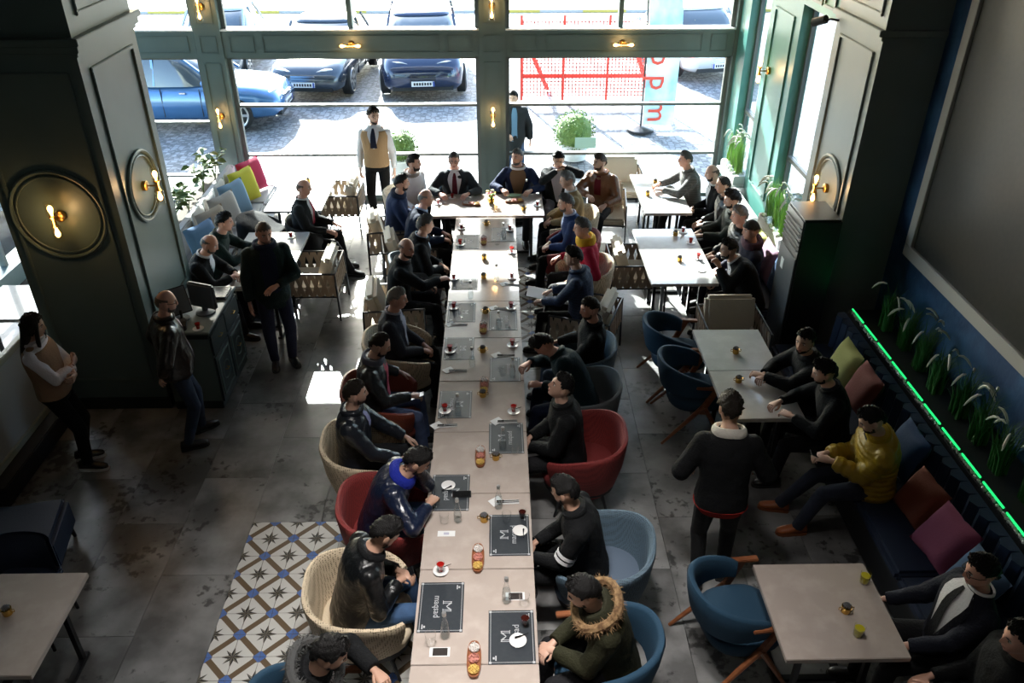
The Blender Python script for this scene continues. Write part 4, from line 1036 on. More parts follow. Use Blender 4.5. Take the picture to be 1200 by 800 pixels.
def fur_ring(J, col, mtl):
    """furry trim round the hood opening, lying behind the neck"""
    r = random.Random(11); b = MB(); pts = []
    for i in range(44):
        a = 2*pi*i/44; p = tpoint(J, .545, a, .075); p = p + np.array((0, -.03*(1+cos(a))*0, .02)); pts.append(p)
    b.tube(pts, .03, 8, closed=True)
    for i in range(900):
        p = pts[r.randrange(44)]; d = np.array((r.gauss(0, 1), r.gauss(0, 1), r.gauss(0, 1))); d /= np.linalg.norm(d); q = np.cross(d, (.3, .5, .8)); q /= np.linalg.norm(q)
        L = r.uniform(.04, .075); a = p + d*.015; b.add([a - q*.004, a + q*.004, a + d*L*.8 + np.array((0, 0, -.008))], [(0, 1, 2)])
    return b.build('fur_trim', mtl, J['root'], smooth=0, fix=False)

BLK = (.0045, .005, .006); CHAR = (.011, .012, .014); NVY = (.007, .012, .032); WHT = (.7, .7, .72); TAN = (.34, .21, .11); JEAN = (.03, .07, .15)
def chair(kind, J, label, fwd=.10, rot=0., col=None, sc=1., dx=0., dy=0.):
    x, y, h = J['t0']; a = R_(h); px, py = x - sin(a)*fwd + dx, y + cos(a)*fwd + dy
    if kind == 'tub': return tub_chair(col, px, py, h + rot, label, sc)
    if kind == 'wood': return wood_chair(px, py, h + rot, label)
    return strap_chair(px, py, h + rot, label, sc)
PH = mat('phone_black', (.006, .006, .007), .15)
def phone(J, side, label, up=.02):
    p = world(J, J[side + 'grip']); h = J['t0'][2]
    t = thing('mobile_phone', label, 'phone', (p[0], p[1], p[2] + up), R_(h)); b = MB().box(-.036, .036, -.073, .073, -.004, .004); b.build('casing', DARK, t, bevel=.003)
    MB().box(-.033, .033, -.07, .07, .004, .0046).build('display', PH, t); t.rotation_euler = (R_(25), 0, R_(h)); return t
FURG = mat('grey_fur', (.06, .06, .06), .9); FURB = mat('tawny_fur', (.32, .2, .095), .9, noise=(25, .35, .65), col2=(.1, .05, .02))

# --- left side of the long table, facing it
J = person('man in black fur-hooded jacket hunched over the near table end', -1.24, 3.05, -88, top=(BLK, 'coat'), open_front=(WHT, .25, .2), hair=('short', 'black', 1.25), beard=('stubble', 'black'), skin=1, lean=18, hpitch=28, rh='table', lh='table', near=True)
fur_ring(J, 0, FURG); chair('wood', J, 'blue wooden-armed chair under the man in the grey fur hood')
J = person('man in glossy black jacket and jeans reading his phone', -1.05, 3.94, -72, top=(BLK, 'leather'), legs=(JEAN, 'denim'), hair=('short', 'black'), beard=('full', 'black'), skin=1, lean=20, hpitch=38, rh=(.05, .33, .74), lh=(-.05, .35, .74), near=True, collar=(BLK, 'wool', .014))
phone(J, 'r', 'black phone held by the man in glossy jacket and jeans'); chair('tub', J, 'cream mesh tub chair of the man reading his phone', .06, -14, 'cream')
J = person('man in navy jacket with royal blue hood leaning over his placemat', -0.98, 4.79, -88, top=(NVY, 'leather'), legs=(JEAN, 'denim'), collar=((.01, .02, .25), 'wool', .024), hair=('short', 'black'), beard=('full', 'black'), skin=1, lean=27, hpitch=35, rh=(.14, .42, .80), lh=(-.05, .33, 1.03), near=True)
chair('tub', J, 'red mesh tub chair of the man with the royal blue hood', .08, 0, 'red')
J = person('man in shiny dark leather jacket sitting back with hands on thighs', -1.26, 5.55, -88, top=((.012, .015, .022), 'leather'), open_front=((.25, .25, .42), .16, .4), legs=(CHAR, 'wool'), hair=('short', 'dark', .6), beard=('stubble', 'stub'), lean=2, hpitch=4, hyaw=12, rh=(.15, .40, .66), lh=(-.16, .42, .66), curl=.25, near=True)
chair('tub', J, 'cream mesh tub chair of the man in shiny leather sitting back', .10, 0, 'cream')
J = person('balding bearded man in dark jacket over a pink shirt', -1.22, 6.34, -88, top=((.03, .035, .04), 'leather'), open_front=((.45, .07, .11), .34, .02), collar=((.12, .13, .17), 'wool', .02), legs=((.07, .1, .2), 'denim'), hair=('receding', 'dark'), beard=('full', 'dark'), lean=6, hpitch=26, rh=(.10, .38, .72), lh=(-.34, .25, .70), belly=.03, near=True)
phone(J, 'r', 'phone in the hand of the man with the pink shirt'); chair('tub', J, 'brick red leather tub chair of the man in the pink shirt', .10, 0, 'brown')
J = person('grey-haired man in dark suit with folded hands beside the bald man in black', -1.13, 7.19, -88, top=((.03, .033, .045), 'suit'), under=(.3, .3, .36), vneck=(.16, .5), hair=('short', 'grey', .7), lean=6, hpitch=10, rh='lap', lh='lap', belly=.05, skin=2)
chair('tub', J, 'cream mesh tub chair of the grey-haired man with folded hands', .10, 0, 'cream')
J = person('bald man in black reaching his arm to a tea glass', -1.18, 8.39, -84, top=(BLK, 'wool'), hair=('bald', 'stub'), beard=('stubble', 'dark'), skin=2, lean=10, hpitch=8, hyaw=-38, rh=(.05, .50, .82), lh=(-.16, .36, .68), rpole=(.9, -.2, -.5), legs=(CHAR, 'wool'))
chair('strap', J, 'strap-woven armchair of the bald man reaching for tea', -.04, dy=-.05)
J = person('grey-haired man in black coat seen from behind with hands on lap', -1.04, 9.00, -76, top=(BLK, 'coat'), collar=(BLK, 'wool', .018), under=(.35, .42, .55), hair=('short', 'salt'), lean=12, hpitch=10, hyaw=5, legs=(CHAR, 'wool'))
chair('tub', J, 'grey felt tub chair of the grey-haired man in the black coat', .02, 0, 'grey', .86, dy=.06)
J = person('balding grey man in navy suit and pale blue shirt near the head table', -1.13, 9.83, -80, top=(NVY, 'suit'), under=(.4, .5, .7), hair=('bald', 'grey'), skin=2, side=-5, lean=16, hpitch=6, rh=(.12, .40, .70), lh=(-.1, .42, .70))
chair('strap', J, 'strap-woven armchair of the balding man in the navy suit', -.05, sc=.84)
J = person('dark-haired man in royal navy overcoat facing the head table', -1.42, 10.45, -80, top=((.016, .03, .085), 'coat'), collar=((.012, .02, .05), 'wool', .022), hair=('short', 'black', .7), beard=('stubble', 'black'), side=5, lean=8, hpitch=6, rh=(.16, .38, .68), lh='lap')
chair('strap', J, 'strap-woven armchair of the man in the royal navy overcoat', -.05, sc=.84)
J = person('bearded man in white shirt at the window corner of the head table', -1.31, 11.32, -138, top=(WHT, 'shirt'), collar=((.25, .22, .2), 'wool', .016), hair=('short', 'dark'), beard=('full', 'dark'), lean=12, slim=True, hpitch=4, hyaw=36, rh='thigh', lh='thigh')
chair('tub', J, 'cream mesh tub chair of the bearded man in white', .02, 26, 'cream', .88, dx=-.03)

# --- behind the head table
J = person('man with glasses in dark suit and burgundy tie at the head table', -0.63, 11.43, 180, top=((.02, .026, .032), 'suit'), under=(.68, .72, .78), tie=(.10, .012, .022), vneck=(.12, .5), lapel=((.016, .02, .026), 'suit'), hair=('short', 'salt', .7), glasses=True, skin=2, slim=True, lean=4, hipz=.515, hpitch=4, rh=(.20, .38, .82), lh=(-.20, .38, .82), feet={'r': (.08, .42, .085), 'l': (-.08, .42, .085)})
chair('tub', J, 'black leather tub chair of the man with the burgundy tie', .04, 0, 'black', .84, dx=.05)
J = person('grey man in navy blazer over brown sweater looking aside at the head table', 0.30, 11.57, 176, top=((.014, .024, .07), 'suit'), under=(.2, .13, .08), vneck=(.06, .62), tie=None, collar=((.72, .72, .74), 'wool', .012), hair=('short', 'salt', .8), beard=('stubble', 'salt'), skin=2, slim=True, lean=6, hipz=.515, hpitch=0, hyaw=-30, rh=(.22, .38, .82), lh=(-.20, .40, .82))
chair('tub', J, 'black leather tub chair of the man in the navy blazer', .06, 0, 'black', .84, dx=-.05)
J = person('man in black jacket holding hands and phone to his face', 0.88, 11.56, 178, top=((.014, .016, .018), 'suit'), under=(.5, .5, .62), vneck=(.05, .5), hair=('short', 'black', 1.2), lean=8, hipz=.515, hpitch=22, rh=(.02, .22, 1.06), lh=(-.10, .16, 1.10), rpole=(1, .2, -.6), lpole=(-1, .2, -.6), legs=((.1, .1, .12), 'wool'))
chair('tub', J, 'black leather tub chair of the man with hands at his face', .06, 0, 'black', .72)
J = person('bearded man in tan leather jacket and dark red shirt', 1.51, 11.31, 152, top=((.17, .07, .03), 'leather'), open_front=((.12, .008, .014), .2, .25), hair=('short', 'brown'), beard=('full', 'brown'), lean=6, hipz=.52, hpitch=4, hyaw=-36, rh=(.05, .42, .78), lh=(-.2, .34, .70))
chair('strap', J, 'strap-woven armchair of the man in the tan leather jacket', -.06, 22, sc=.86, dx=.06)

# --- right side of the long table, facing it
J = person('grey-haired man in camel jacket next to the head table', 1.06, 10.48, 92, top=((.28, .19, .09), 'wool'), under=(.6, .6, .6), vneck=(.4, .4), hair=('short', 'grey'), lean=8, hpitch=10, rh='lap', lh='lap')
chair('tub', J, 'cream mesh tub chair of the man in the camel jacket', .06, 0, 'cream')
J = person('grey-haired man in bright navy suit on the window side of the row', 1.00, 9.67, 88, top=((.016, .035, .11), 'suit'), under=(.4, .45, .6), vneck=(.36, .4), hair=('short', 'salt'), beard=('stubble', 'salt'), lean=10, hpitch=8, hyaw=4, rh='lap', lh='lap')
chair('tub', J, 'red mesh tub chair of the man in the bright navy suit', .06, 0, 'red')
J = person('man in red sweater with a yellow scarf round his neck', 1.09, 8.89, 88, top=((.36, .01, .035), 'wool'), collar=((.62, .34, .02), 'scarf', .032), hair=('short', 'salt'), skin=2, lean=6, hpitch=6, hyaw=4, rh=(.30, .34, .72), lh=(-.30, .18, .70), belly=.05)
chair('tub', J, 'cream mesh tub chair of the man in red', .08, 0, 'cream')
J = person('dark-haired man in navy checked blazer holding papers', 0.94, 8.08, 70, top=((.013, .025, .06), 'check'), hair=('short', 'black'), lean=8, hpitch=8, hyaw=12, rh=(.10, .40, .72), lh=(-.10, .44, .68), legs=(BLK, 'wool'))
p = world(J, J['rgrip']); o = MB().box(-.11, .11, -.15, .15, -.003, .003).build('paper_sheaf', mat('paper', (.7, .7, .7), .8), bevel=.001); o.location = (p[0] - .06, p[1], p[2] + .03); o.rotation_euler = (.15, -.1, R_(80)); tag(o, 'white papers held by the man in the checked blazer', 'papers')
chair('strap', J, 'strap-woven armchair of the man in the checked blazer', -.05)
J = person('man in black shirt and jeans turning his head beside the checked blazer', 0.93, 7.03, 88, top=(BLK, 'wool'), legs=((.06, .1, .16), 'denim'), hair=('short', 'dark', .6), beard=('stubble', 'stub'), skin=2, side=-6, slim=True, lean=0, hpitch=8, hyaw=18, rh=(.22, .34, .68), lh=(-.1, .38, .68))
chair('tub', J, 'grey-blue mesh tub chair of the man in black shirt and jeans', .08, 0, 'blue', .9, dy=.03)
J = person('man in dark teal jacket bowed low over the table edge', 0.79, 6.40, 86, top=((.006, .02, .026), 'coat'), hair=('short', 'black'), side=13, slim=True, lean=30, hpitch=58, rh=(.20, .52, .84), lh=(-.04, .40, .74), skin=2, legs=(NVY, 'wool'))
chair('tub', J, 'grey felt tub chair of the man bowed over the table', -.02, 0, 'grey', .9, dy=-.03)
J = person('man in black jacket gazing upwards with hands on lap', 0.60, 5.62, 88, top=(BLK, 'coat'), hair=('short', 'black'), lean=8, hpitch=-22, hyaw=6, rh='lap', lh='lap', near=True)
chair('tub', J, 'red mesh tub chair of the man gazing upwards', -.12, 0, 'red')
J = person('man in black tracksuit top with a white sleeve flash', 0.65, 4.34, 84, top=(BLK, 'wool'), hair=('short', 'black'), beard=('stubble', 'black'), skin=1, lean=14, hpitch=18, hyaw=-16, rh=(.05, .40, .66), lh=(-.10, .42, .66), near=True, legs=(BLK, 'wool'))
q = MB(); e_, s_ = J['le'], J['ls']; d_ = (e_ - s_)/np.linalg.norm(e_ - s_)
for u in (.62, .76): q.tube([s_ + (e_ - s_)*u, s_ + (e_ - s_)*(u + .1)], .077, 14, cap=False)
q.build('sleeve_flash', cloth(WHT, 'shirt'), J['root']); chair('tub', J, 'grey-blue mesh tub chair of the man with the white sleeve flash', -.10, -4, 'blue')
J = person('man in olive parka with a thick tawny fur hood trim', 0.75, 3.48, 92, top=((.022, .022, .010), 'coat'), collar=((.02, .02, .01), 'wool', .03), hair=('short', 'black', 1.2), beard=('stubble', 'black'), skin=0, lean=18, hpitch=22, rh=(.03, .42, .70), lh=(-.03, .42, .70), near=True)
fur_ring(J, 0, FURB); chair('wood', J, 'blue wooden-armed chair of the man in the olive parka', .12)

# --- bench under the side window
J = person('man in grey tweed jacket leaning on the pale table', 2.85, 11.29, 92, top=((.11, .11, .105), 'check'), hair=('short', 'salt', .8), skin=2, slim=True, lean=12, hpitch=4, rh=(.12, .48, .80), lh=(-.12, .48, .80))
J = person('bald man in black suit between the tweed jacket and the dark-haired man', 3.11, 10.80, 86, top=(BLK, 'suit'), under=(.6, .6, .62), hair=('bald', 'stub'), beard=('stubble', 'dark'), skin=0, side=-7, slim=True, lean=10, hpitch=14)
J = person('dark-haired man in black jacket over a sand shirt on the window bench', 3.12, 10.32, 86, top=(BLK, 'leather'), open_front=((.4, .38, .33), .4, .0), hair=('receding', 'dark'), side=-6, slim=True, lean=8, hpitch=12)
J = person('curly-haired man in dark olive jacket on the window bench', 3.09, 9.84, 88, top=((.022, .026, .02), 'coat'), hair=('short', 'dark', 1.7), beard=('stubble', 'dark'), side=-8, slim=True, lean=6, hpitch=12, rh=(.1, .42, .72), lh=(-.05, .42, .72))
J = person('grey-haired man in black quilted jacket on the window bench', 3.07, 9.35, 90, top=(BLK, 'puffer'), hair=('short', 'grey', 1.1), skin=2, side=-9, slim=True, lean=8, hpitch=8)
J = person('man in black beanie and plum collared jacket on the window bench', 3.02, 8.89, 90, top=((.02, .02, .035), 'coat'), collar=((.07, .035, .05), 'wool', .035), hair=('beanie', 'black'), skin=2, side=-9, slim=True, lean=2, hpitch=6, hyaw=6)
J = person('bearded man in black coat raising a finger towards the table', 2.95, 8.38, 92, top=(BLK, 'coat'), under=(.5, .5, .52), vneck=(.4, .35), hair=('short', 'black', 1.2), beard=('full', 'black'), skin=1, side=12, hipz=.53, lean=26, neck=.1, slim=True, hpitch=6, rh=(.12, .40, .70), lh=(-.04, .44, 1.0), lpole=(-.6, .3, -1), curl=.95)

# --- tufted bench
J = person('bearded man in black with both arms stretched over the pale table', 3.01, 6.39, 96, top=(BLK, 'coat'), hair=('short', 'black'), beard=('full', 'black'), skin=1, slim=True, lean=16, hpitch=6, hyaw=34, rh=(.06, .50, .82), lh=(.02, .52, .82))
J = person('man in black leaning an arm on the pale table beside his bearded friend', 3.01, 5.81, 80, top=(BLK, 'wool'), hair=('short', 'black', 1.3), beard=('stubble', 'black'), slim=True, lean=14, hpitch=18, hyaw=4, rh=(.06, .50, .82), lh=(-.16, .42, .80))
J = person('bearded man in yellow quilted jacket looking at his phone', 3.14, 5.21, 84, top=((.36, .22, .01), 'puffer'), open_front=((.01, .01, .012), .3, .05), legs=((.012, .016, .03), 'denim'), hair=('short', 'black'), beard=('full', 'black'), skin=0, side=-6, slim=True, lean=10, hpitch=32, rh=(.05, .41, .77), lh=(-.06, .39, .77), near=True, feet={'r': (.16, .66, .085), 'l': (-.12, .56, .085)}, shoes=(mat('tan_shoe', (.33, .09, .025), .4), mat('tan_sole', (.2, .06, .02), .6)))
phone(J, 'r', 'phone in the hands of the man in yellow', .03)
J = person('man with glasses in dark suit with a loosened black tie', 2.99, 3.56, 88, top=((.012, .014, .024), 'suit'), under=(.62, .62, .64), vneck=(.06, .62), tie=(.01, .01, .012), lapel=((.009, .01, .016), 'suit'), hair=('short', 'black', 1.2), glasses=True, skin=2, slim=True, lean=-6, hpitch=10, rh=(.28, .34, .66), lh=(-.14, .36, .70), near=True)
J = person('man in black beside the loosened tie suit raising an open hand', 3.02, 3.05, 86, top=(BLK, 'suit'), hair=('short', 'black'), skin=2, slim=True, lean=0, hpitch=8, rh=(.15, .34, .68), lh=(-.1, .42, .80), curl=.25, near=True)

# --- left bench and standing people
J = person('bald man in black suit writing at the left bench table', -3.54, 8.59, -88, top=(BLK, 'suit'), under=(.55, .56, .6), vneck=(.36, .4), hair=('bald', 'salt'), beard=('stubble', 'salt'), skin=2, slim=True, lean=16, hpitch=26, rh=(.10, .44, .80), lh=(0., .46, .80))
J = person('dark-haired man in bottle green sweater at the left bench', -3.54, 9.19, -84, top=((.008, .02, .018), 'wool'), hair=('short', 'black'), skin=2, slim=True, lean=18, hpitch=10, rh=(.05, .44, .80), lh=(-.08, .50, .80))
J = person('bald man in charcoal suit and red tie turned to the central row', -2.65, 10.29, -90, top=((.016, .018, .02), 'suit'), under=(.6, .6, .62), tie=(.3, .02, .04), vneck=(.2, .5), hair=('bald', 'stub'), skin=2, hipz=.525, slim=True, lean=4, hpitch=6, rh=(.15, .36, .67), lh=(-.1, .4, .68), legs=(CHAR, 'wool'), feet={'r': (.14, .62, .085), 'l': (-.1, .5, .085)})
chair('tub', J, 'black leather tub chair of the bald man with the red tie', .06, 0, 'black', .75)
tub_chair('black', -3.23, 10.30, -90, 'black chair hidden under a draped coat by the left bench', .76)
o = thing('draped_coat', 'black coat thrown over the chair beside the man with the red tie', 'coat', (-3.23, 10.30, 0)); b = MB()
def fold(x, y, z): return (x, y, z if z < .6 else .6 + (z - .6)*(.18 + .82*min(1, max(0, (.2 - x)/.35))))   # falls from the chair back over its arms
b.rings([[fold((.325*sc + .012*sin(5*q))*cos(q), (.325*sc + .012*sin(5*q))*sin(q), z + .05*sin(3*q + 1)*(z < .5)) for q in [2*pi*i/40 for i in range(40)]] for z, sc in ((.36, 1.03), (.5, 1.0), (.7, .98), (.79, .96), (.818, .9), (.822, .6), (.815, .1))]); b.build('cloth', cloth(BLK, 'coat'), o, smooth=80)
J = person('standing man in dark blazer and navy roll-neck with hand at chest', -2.48, 7.94, -158, top=((.010, .020, .018), 'suit'), open_front=((.012, .016, .035), .42, -.06), collar=((.012, .016, .035), 'wool', .02), legs=((.02, .022, .045), 'wool'), hair=('short', 'stub', .4), beard=('stubble', 'stub'), skin=2, sit=False, k=1.02, lean=2, hpitch=16, hyaw=12, rh='down', lh=(-.04, .24, 1.12), lpole=(-1, -.2, -.5), hem=-.16, near=True, curl=.25)
J = person('bald man with glasses in dark brown leather jacket standing by the column', -3.09, 6.54, -58, top=((.018, .013, .012), 'leather'), open_front=((.26, .2, .22), .34, -.02), legs=((.012, .022, .045), 'denim'), hair=('bald', 'stub'), beard=('stubble', 'salt'), glasses=True, skin=2, sit=False, k=.96, lean=2, hpitch=12, hyaw=-10, rh=(.16, -.14, .92), lh=(-.20, -.02, .90), hem=-.10, belly=.05, near=True, feet={'r': (.12, -.06, .085), 'l': (-.11, .12, .085)})
J = person('woman with long brown hair, white shirt and tan waistcoat, arms folded', -4.06, 6.18, -80, top=((.62, .57, .58), 'shirt'), vest=((.26, .15, .09), 'shirt'), legs=(BLK, 'wool'), hair=('long', 'dark'), skin=1, sit=False, k=.95, lean=-3, hpitch=10, rh=(-.05, .20, 1.10), lh=(.05, .23, 1.05), rpole=(1, .1, -.8), lpole=(-1, .1, -.8), rfing=(-1, .1, .15), lfing=(1, .05, .1), rpalm=(0, -1, 0), lpalm=(0, -1, 0), curl=.55, hem=-.03, sleeve=.8, near=True, feet={'r': (.09, .10, .085), 'l': (-.09, .02, .085)}, shoes=(SHOEM, mat('white_sole', (.75, .73, .73), .6)))
J = person('man in black jacket with white fleece collar and red hem, back turned', 1.66, 4.61, -8, top=(BLK, 'coat'), collar=((.6, .56, .5), 'wool', .022), waist=(.32, .02, .015), legs=(BLK, 'denim'), hair=('short', 'dark', 1.5), skin=1, sit=False, k=1.0, lean=12, hpitch=38, rh=(.30, .26, 1.0), lh=(-.26, .2, 1.0), hem=-.06, near=True, feet={'r': (.13, .10, .085), 'l': (-.08, -.02, .085)})
J = person('waiter in white shirt, tan waistcoat and dark tie standing by the window', -1.83, 11.99, 178, top=((.68, .68, .70), 'shirt'), vest=((.36, .23, .12), 'shirt'), under=(.68, .68, .7), vneck=(.26, .42), tie=(.012, .014, .03), legs=(BLK, 'wool'), hair=('short', 'dark', 1.4), beard=('stubble', 'dark'), sit=False, k=1.03, lean=0, hpitch=6, hyaw=30, rh='down', lh='down', hem=-.02)
J = person('man in long dark coat standing outside the far window', 0.28, 13.59, 180, top=((.02, .022, .026), 'coat'), open_front=((.12, .22, .35), .22, -.05), legs=((.03, .06, .13), 'denim'), hair=('short', 'black'), sit=False, k=.92, lean=0, hpitch=8, hyaw=-20, rh=(.12, .2, .95), lh='down', hem=-.32)
finish_people()

# ================================================================ TABLEWARE
TZ = .75
CLEAR = glass('clear_glass', (.97, .98, .98), 1.); TEA = mat('red_tea', (.30, .008, .006), .08, coat=.5); TEAD = mat('dark_tea', (.035, .006, .004), .1); PORC = mat('porcelain', (.72, .71, .70), .25)
GOLD = mat('gold_metal', (.62, .38, .09), .25, 1.); SLATE = mat('slate_mat', (.02, .025, .032), .5, spec=.3, noise=(30, .4, .7), col2=(.025, .03, .037)); PRINT = mat('mat_print', (.42, .43, .45), .6); PAPER = mat('paper', (.7, .7, .7), .8)
CUT = mat('cutlery_dark', (.05, .05, .052), .25, .9); WATER = glass('water_in_bottle', (.9, .93, .94), .8, 1.33)
def put(proto, spots, z=TZ, rz=None, labels=None):
    """first spot moves the prototype, the others get copies"""
    reg(proto); out = []
    for i, s in enumerate(spots):
        a = s[2] if len(s) > 2 else (rz or 0.)
        o = proto if i == 0 else dup(proto, (0, 0, 0)); o.location = (s[0], s[1], z); o.rotation_euler = (0, 0, R_(a)); out.append(o)
        if labels: o['label'] = labels[i]
    return out
def placemat(label, group):
    t = thing('placemat', label, 'placemat', group=group)
    MB().box(-.15, .15, -.21, .21, 0, .003).build('slate_board', SLATE, t)
    b = MB(); z0, z1 = .003, .0035; a, c, w = .138, .198, .003
    b.box(-a, a, -c, -c+w, z0, z1).box(-a, a, c-w, c, z0, z1).box(-a, -a+w, -c, c, z0, z1).box(a-w, a, -c, c, z0, z1)
    for sx in (-1, 1):
        for sy in (-1, 1): b.box(sx*a-.008, sx*a+.008, sy*c-.008, sy*c+.008, z0, z1+.0002)
    b.build('printed_border', PRINT, t, smooth=0)
    M = lambda x, y: [[0, 1, 0, x], [-1, 0, 0, y], [0, 0, 1, .0035], [0, 0, 0, 1]]
    text('printed_name', 'maqsad', .062, PRINT, t, M(-.03, .0), .0003)
    b = MB(); L = lambda *p: [b.bar((p[i][0], p[i][1], .0037), (p[i+1][0], p[i+1][1], .0037), .0045, .0006) for i in range(len(p)-1)]
    for o_ in (0, .012): L((.012, .04 - o_), (.07, .04 - o_), (.035, .0), (.07, -.04 + o_), (.012, -.04 + o_))
    L((.012, .048), (.012, .02)); L((.012, -.048), (.012, -.02)); b.build('printed_emblem', PRINT, t, smooth=0)
    b = MB()
    for x, y in ((.11, .165), (-.11, -.165)): b.box(x-.012, x-.004, y-.018, y+.018, z0, z1).box(x, x+.012, y-.008, y+.008, z0, z1)
    b.build('printed_corner_mark', PRINT, t, smooth=0)
    return t
put(placemat('slate placemat with a pale emblem on the cream-chair side of the long row', 'placemats on the cream-chair side'), [(-.41, 3.76), (-.40, 4.89), (-.41, 6.07), (-.41, 7.03), (-.41, 7.77), (-.40, 8.5), (-.40, 9.6)])
put(placemat('slate placemat with a pale emblem on the side of the men with fur and checks', 'placemats on the checked-blazer side'), [(x, y, 180) for x, y in ((.06, 3.51), (.06, 4.42), (.05, 5.57), (.05, 6.64), (.04, 7.59), (.05, 9.81))])
def tea_glass(label, group, liquid):
    t = thing('tea_glass', label, 'tea glass', group=group)
    b = MB().lathe([(.020, 0), (.021, .004), (.018, .012), (.020, .03), (.026, .05), (.031, .08)], 14, cap=False); b.build('glass', CLEAR, t)
    MB().lathe([(.017, .006), (.0175, .013), (.0190, .03), (.0245, .05), (.0275, .066)], 14).build('tea', liquid, t)
    return t
def saucer(label, group, spoon=True):
    t = thing('saucer', label, 'saucer', group=group)
    MB().lathe([(.030, 0), (.045, .004), (.055, .010), (.056, .012), (.044, .008), (.030, .005)], 20).build('dish', PORC, t)
    if spoon: MB().tube([(-.02, .02, .012), (.03, .035, .014), (.07, .05, .018)], [.007, .003, .002], 6).build('spoon', CUT, t)
    return t
LT = [(-.43, 4.07), (-.50, 5.96), (-.50, 6.97), (-.50, 7.86), (-.53, 8.56), (-.49, 10.0), (-.49, 9.5), (.12, 5.94), (.13, 7.07), (.13, 7.85), (.15, 8.57), (.16, 9.26), (.15, 9.94)]
put(saucer('white saucer under a glass of red tea on the long row', 'saucers on the long row'), LT, TZ + .0035)
put(tea_glass('small waisted glass of red tea on the long row', 'tea glasses on the long row', TEA), LT, TZ + .0085)
put(tea_glass('small glass of nearly black tea standing on a placemat', 'dark tea glasses', TEAD), [(.16, 4.59), (.15, 3.60)], TZ + .0035)
put(saucer('empty white saucer with a dark spoon lying on a placemat', 'empty saucers'), [(-.42, 4.96, 200), (.14, 4.45, 250), (.10, 3.47, 0)], TZ + .0035)
R2 = [(2.42, 9.84), (2.45, 9.5), (2.45, 9.05)]
put(saucer('white saucer under red tea on the window bench table', 'saucers at the window bench', False), R2); put(tea_glass('glass of red tea on the window bench table', 'tea glasses at the window bench', TEA), R2, TZ + .005)
put(saucer('empty saucer at the corner of the window bench table', None, False), [(2.42, 8.73)])
HT = [(-.80, 11.13), (-.85, 10.87), (-.66, 11.08), (.55, 10.78)]
put(saucer('white saucer under red tea on the head table', 'saucers on the head table', False), HT); put(tea_glass('glass of red tea on the head table', 'tea glasses on the head table', TEA), HT, TZ + .005)
put(saucer('white saucer under red tea at the red-tie man\'s table', None, False), [(-2.69, 9.77)]); put(tea_glass('glass of red tea at the table of the man with the red tie', None, TEA), [(-2.69, 9.77)], TZ + .005)
put(saucer('white saucer under red tea on the service cabinet', None, False), [(-3.03, 7.12)], .95); put(tea_glass('glass of red tea on the edge of the service cabinet', None, TEA), [(-3.03, 7.12)], .955)
def bottle(label, group):
    t = thing('water_bottle', label, 'bottle', group=group)
    MB().lathe([(.030, 0), (.031, .01), (.030, .075), (.025, .12), (.014, .165), (.012, .20)], 16, cap=False).build('glass', CLEAR, t)
    MB().lathe([(.028, .004), (.0285, .07), (.024, .112)], 16).build('water', WATER, t)
    MB().lathe([(.0135, .195), (.0145, .2), (.0145, .222), (.012, .225)], 14).build('cap', mat('bottle_cap', (.5, .5, .5), .3, .8), t)
    return t
put(bottle('clear glass water bottle on the long row', 'water bottles on the long row'), [(-.37, 3.52), (-.33, 4.57), (-.38, 5.92), (-.27, 6.69), (-.32, 8.08), (.03, 3.80), (-.02, 4.71), (.02, 5.43), (.12, 6.51), (-.01, 7.4), (-.03, 8.49), (.06, 9.67)], TZ + .003)
put(bottle('clear glass water bottle on the head table', None), [(.41, 11.22)])
def tumbler(label, group, drink=None):
    t = thing('tumbler', label, 'glass', group=group)
    MB().lathe([(.028, 0), (.030, .003), (.034, .05), (.037, .09)], 16, cap=False).lathe([(.0, .004), (.029, .005)], 16, cap=False).build('glass', CLEAR, t)
    if drink: MB().lathe([(.027, .006), (.031, .05), (.0325, .07)], 16).build('drink', drink, t)
    return t
put(tumbler('empty clear tumbler on the long row', 'tumblers on the long row'), [(-.46, 3.47), (-.43, 4.56), (-.45, 5.80), (-.40, 6.81), (-.41, 7.67), (.15, 3.77), (.04, 4.56), (.12, 5.36), (.03, 6.53), (.09, 7.42), (-.02, 9.49)], TZ + .003)
put(tumbler('tumbler of yellow drink beside the gold pot', 'yellow drinks', mat('yellow_drink', (.42, .36, .02), .1)), [(2.52, 3.92), (2.31, 3.48)])
def gold_pot(label, group):
    t = thing('gold_pot', label, 'pot', group=group)
    MB().lathe([(.026, 0), (.030, .004), (.032, .05), (.034, .055), (.030, .052)], 16).build('cup', GOLD, t)
    for s in (-1, 1): MB().tube([(s*.03, 0, .045), (s*.05, 0, .045), (s*.05, 0, .025), (s*.031, 0, .02)], .003, 6).build('handle', GOLD, t)
    b = MB(); r = random.Random(2)
    for i in range(26):
        a = 2.4*i; q = .005*math.sqrt(i); b.ball((q*cos(a), q*sin(a), .056 + .018*(1 - i/34)), (.006, .006, .009), 6, 4)
    tag(b.build('succulent', mat('grey_succulent', (.13, .13, .14), .8), t), kind='stuff')
    return t
put(gold_pot('small gold pot with a grey succulent on the long row', 'gold pots on the long row'), [(-.13, 4.57), (-.04, 5.29), (-.16, 6.19), (-.17, 6.96), (-.15, 7.75), (-.18, 8.57), (-.18, 9.08), (-.16, 10.11)])
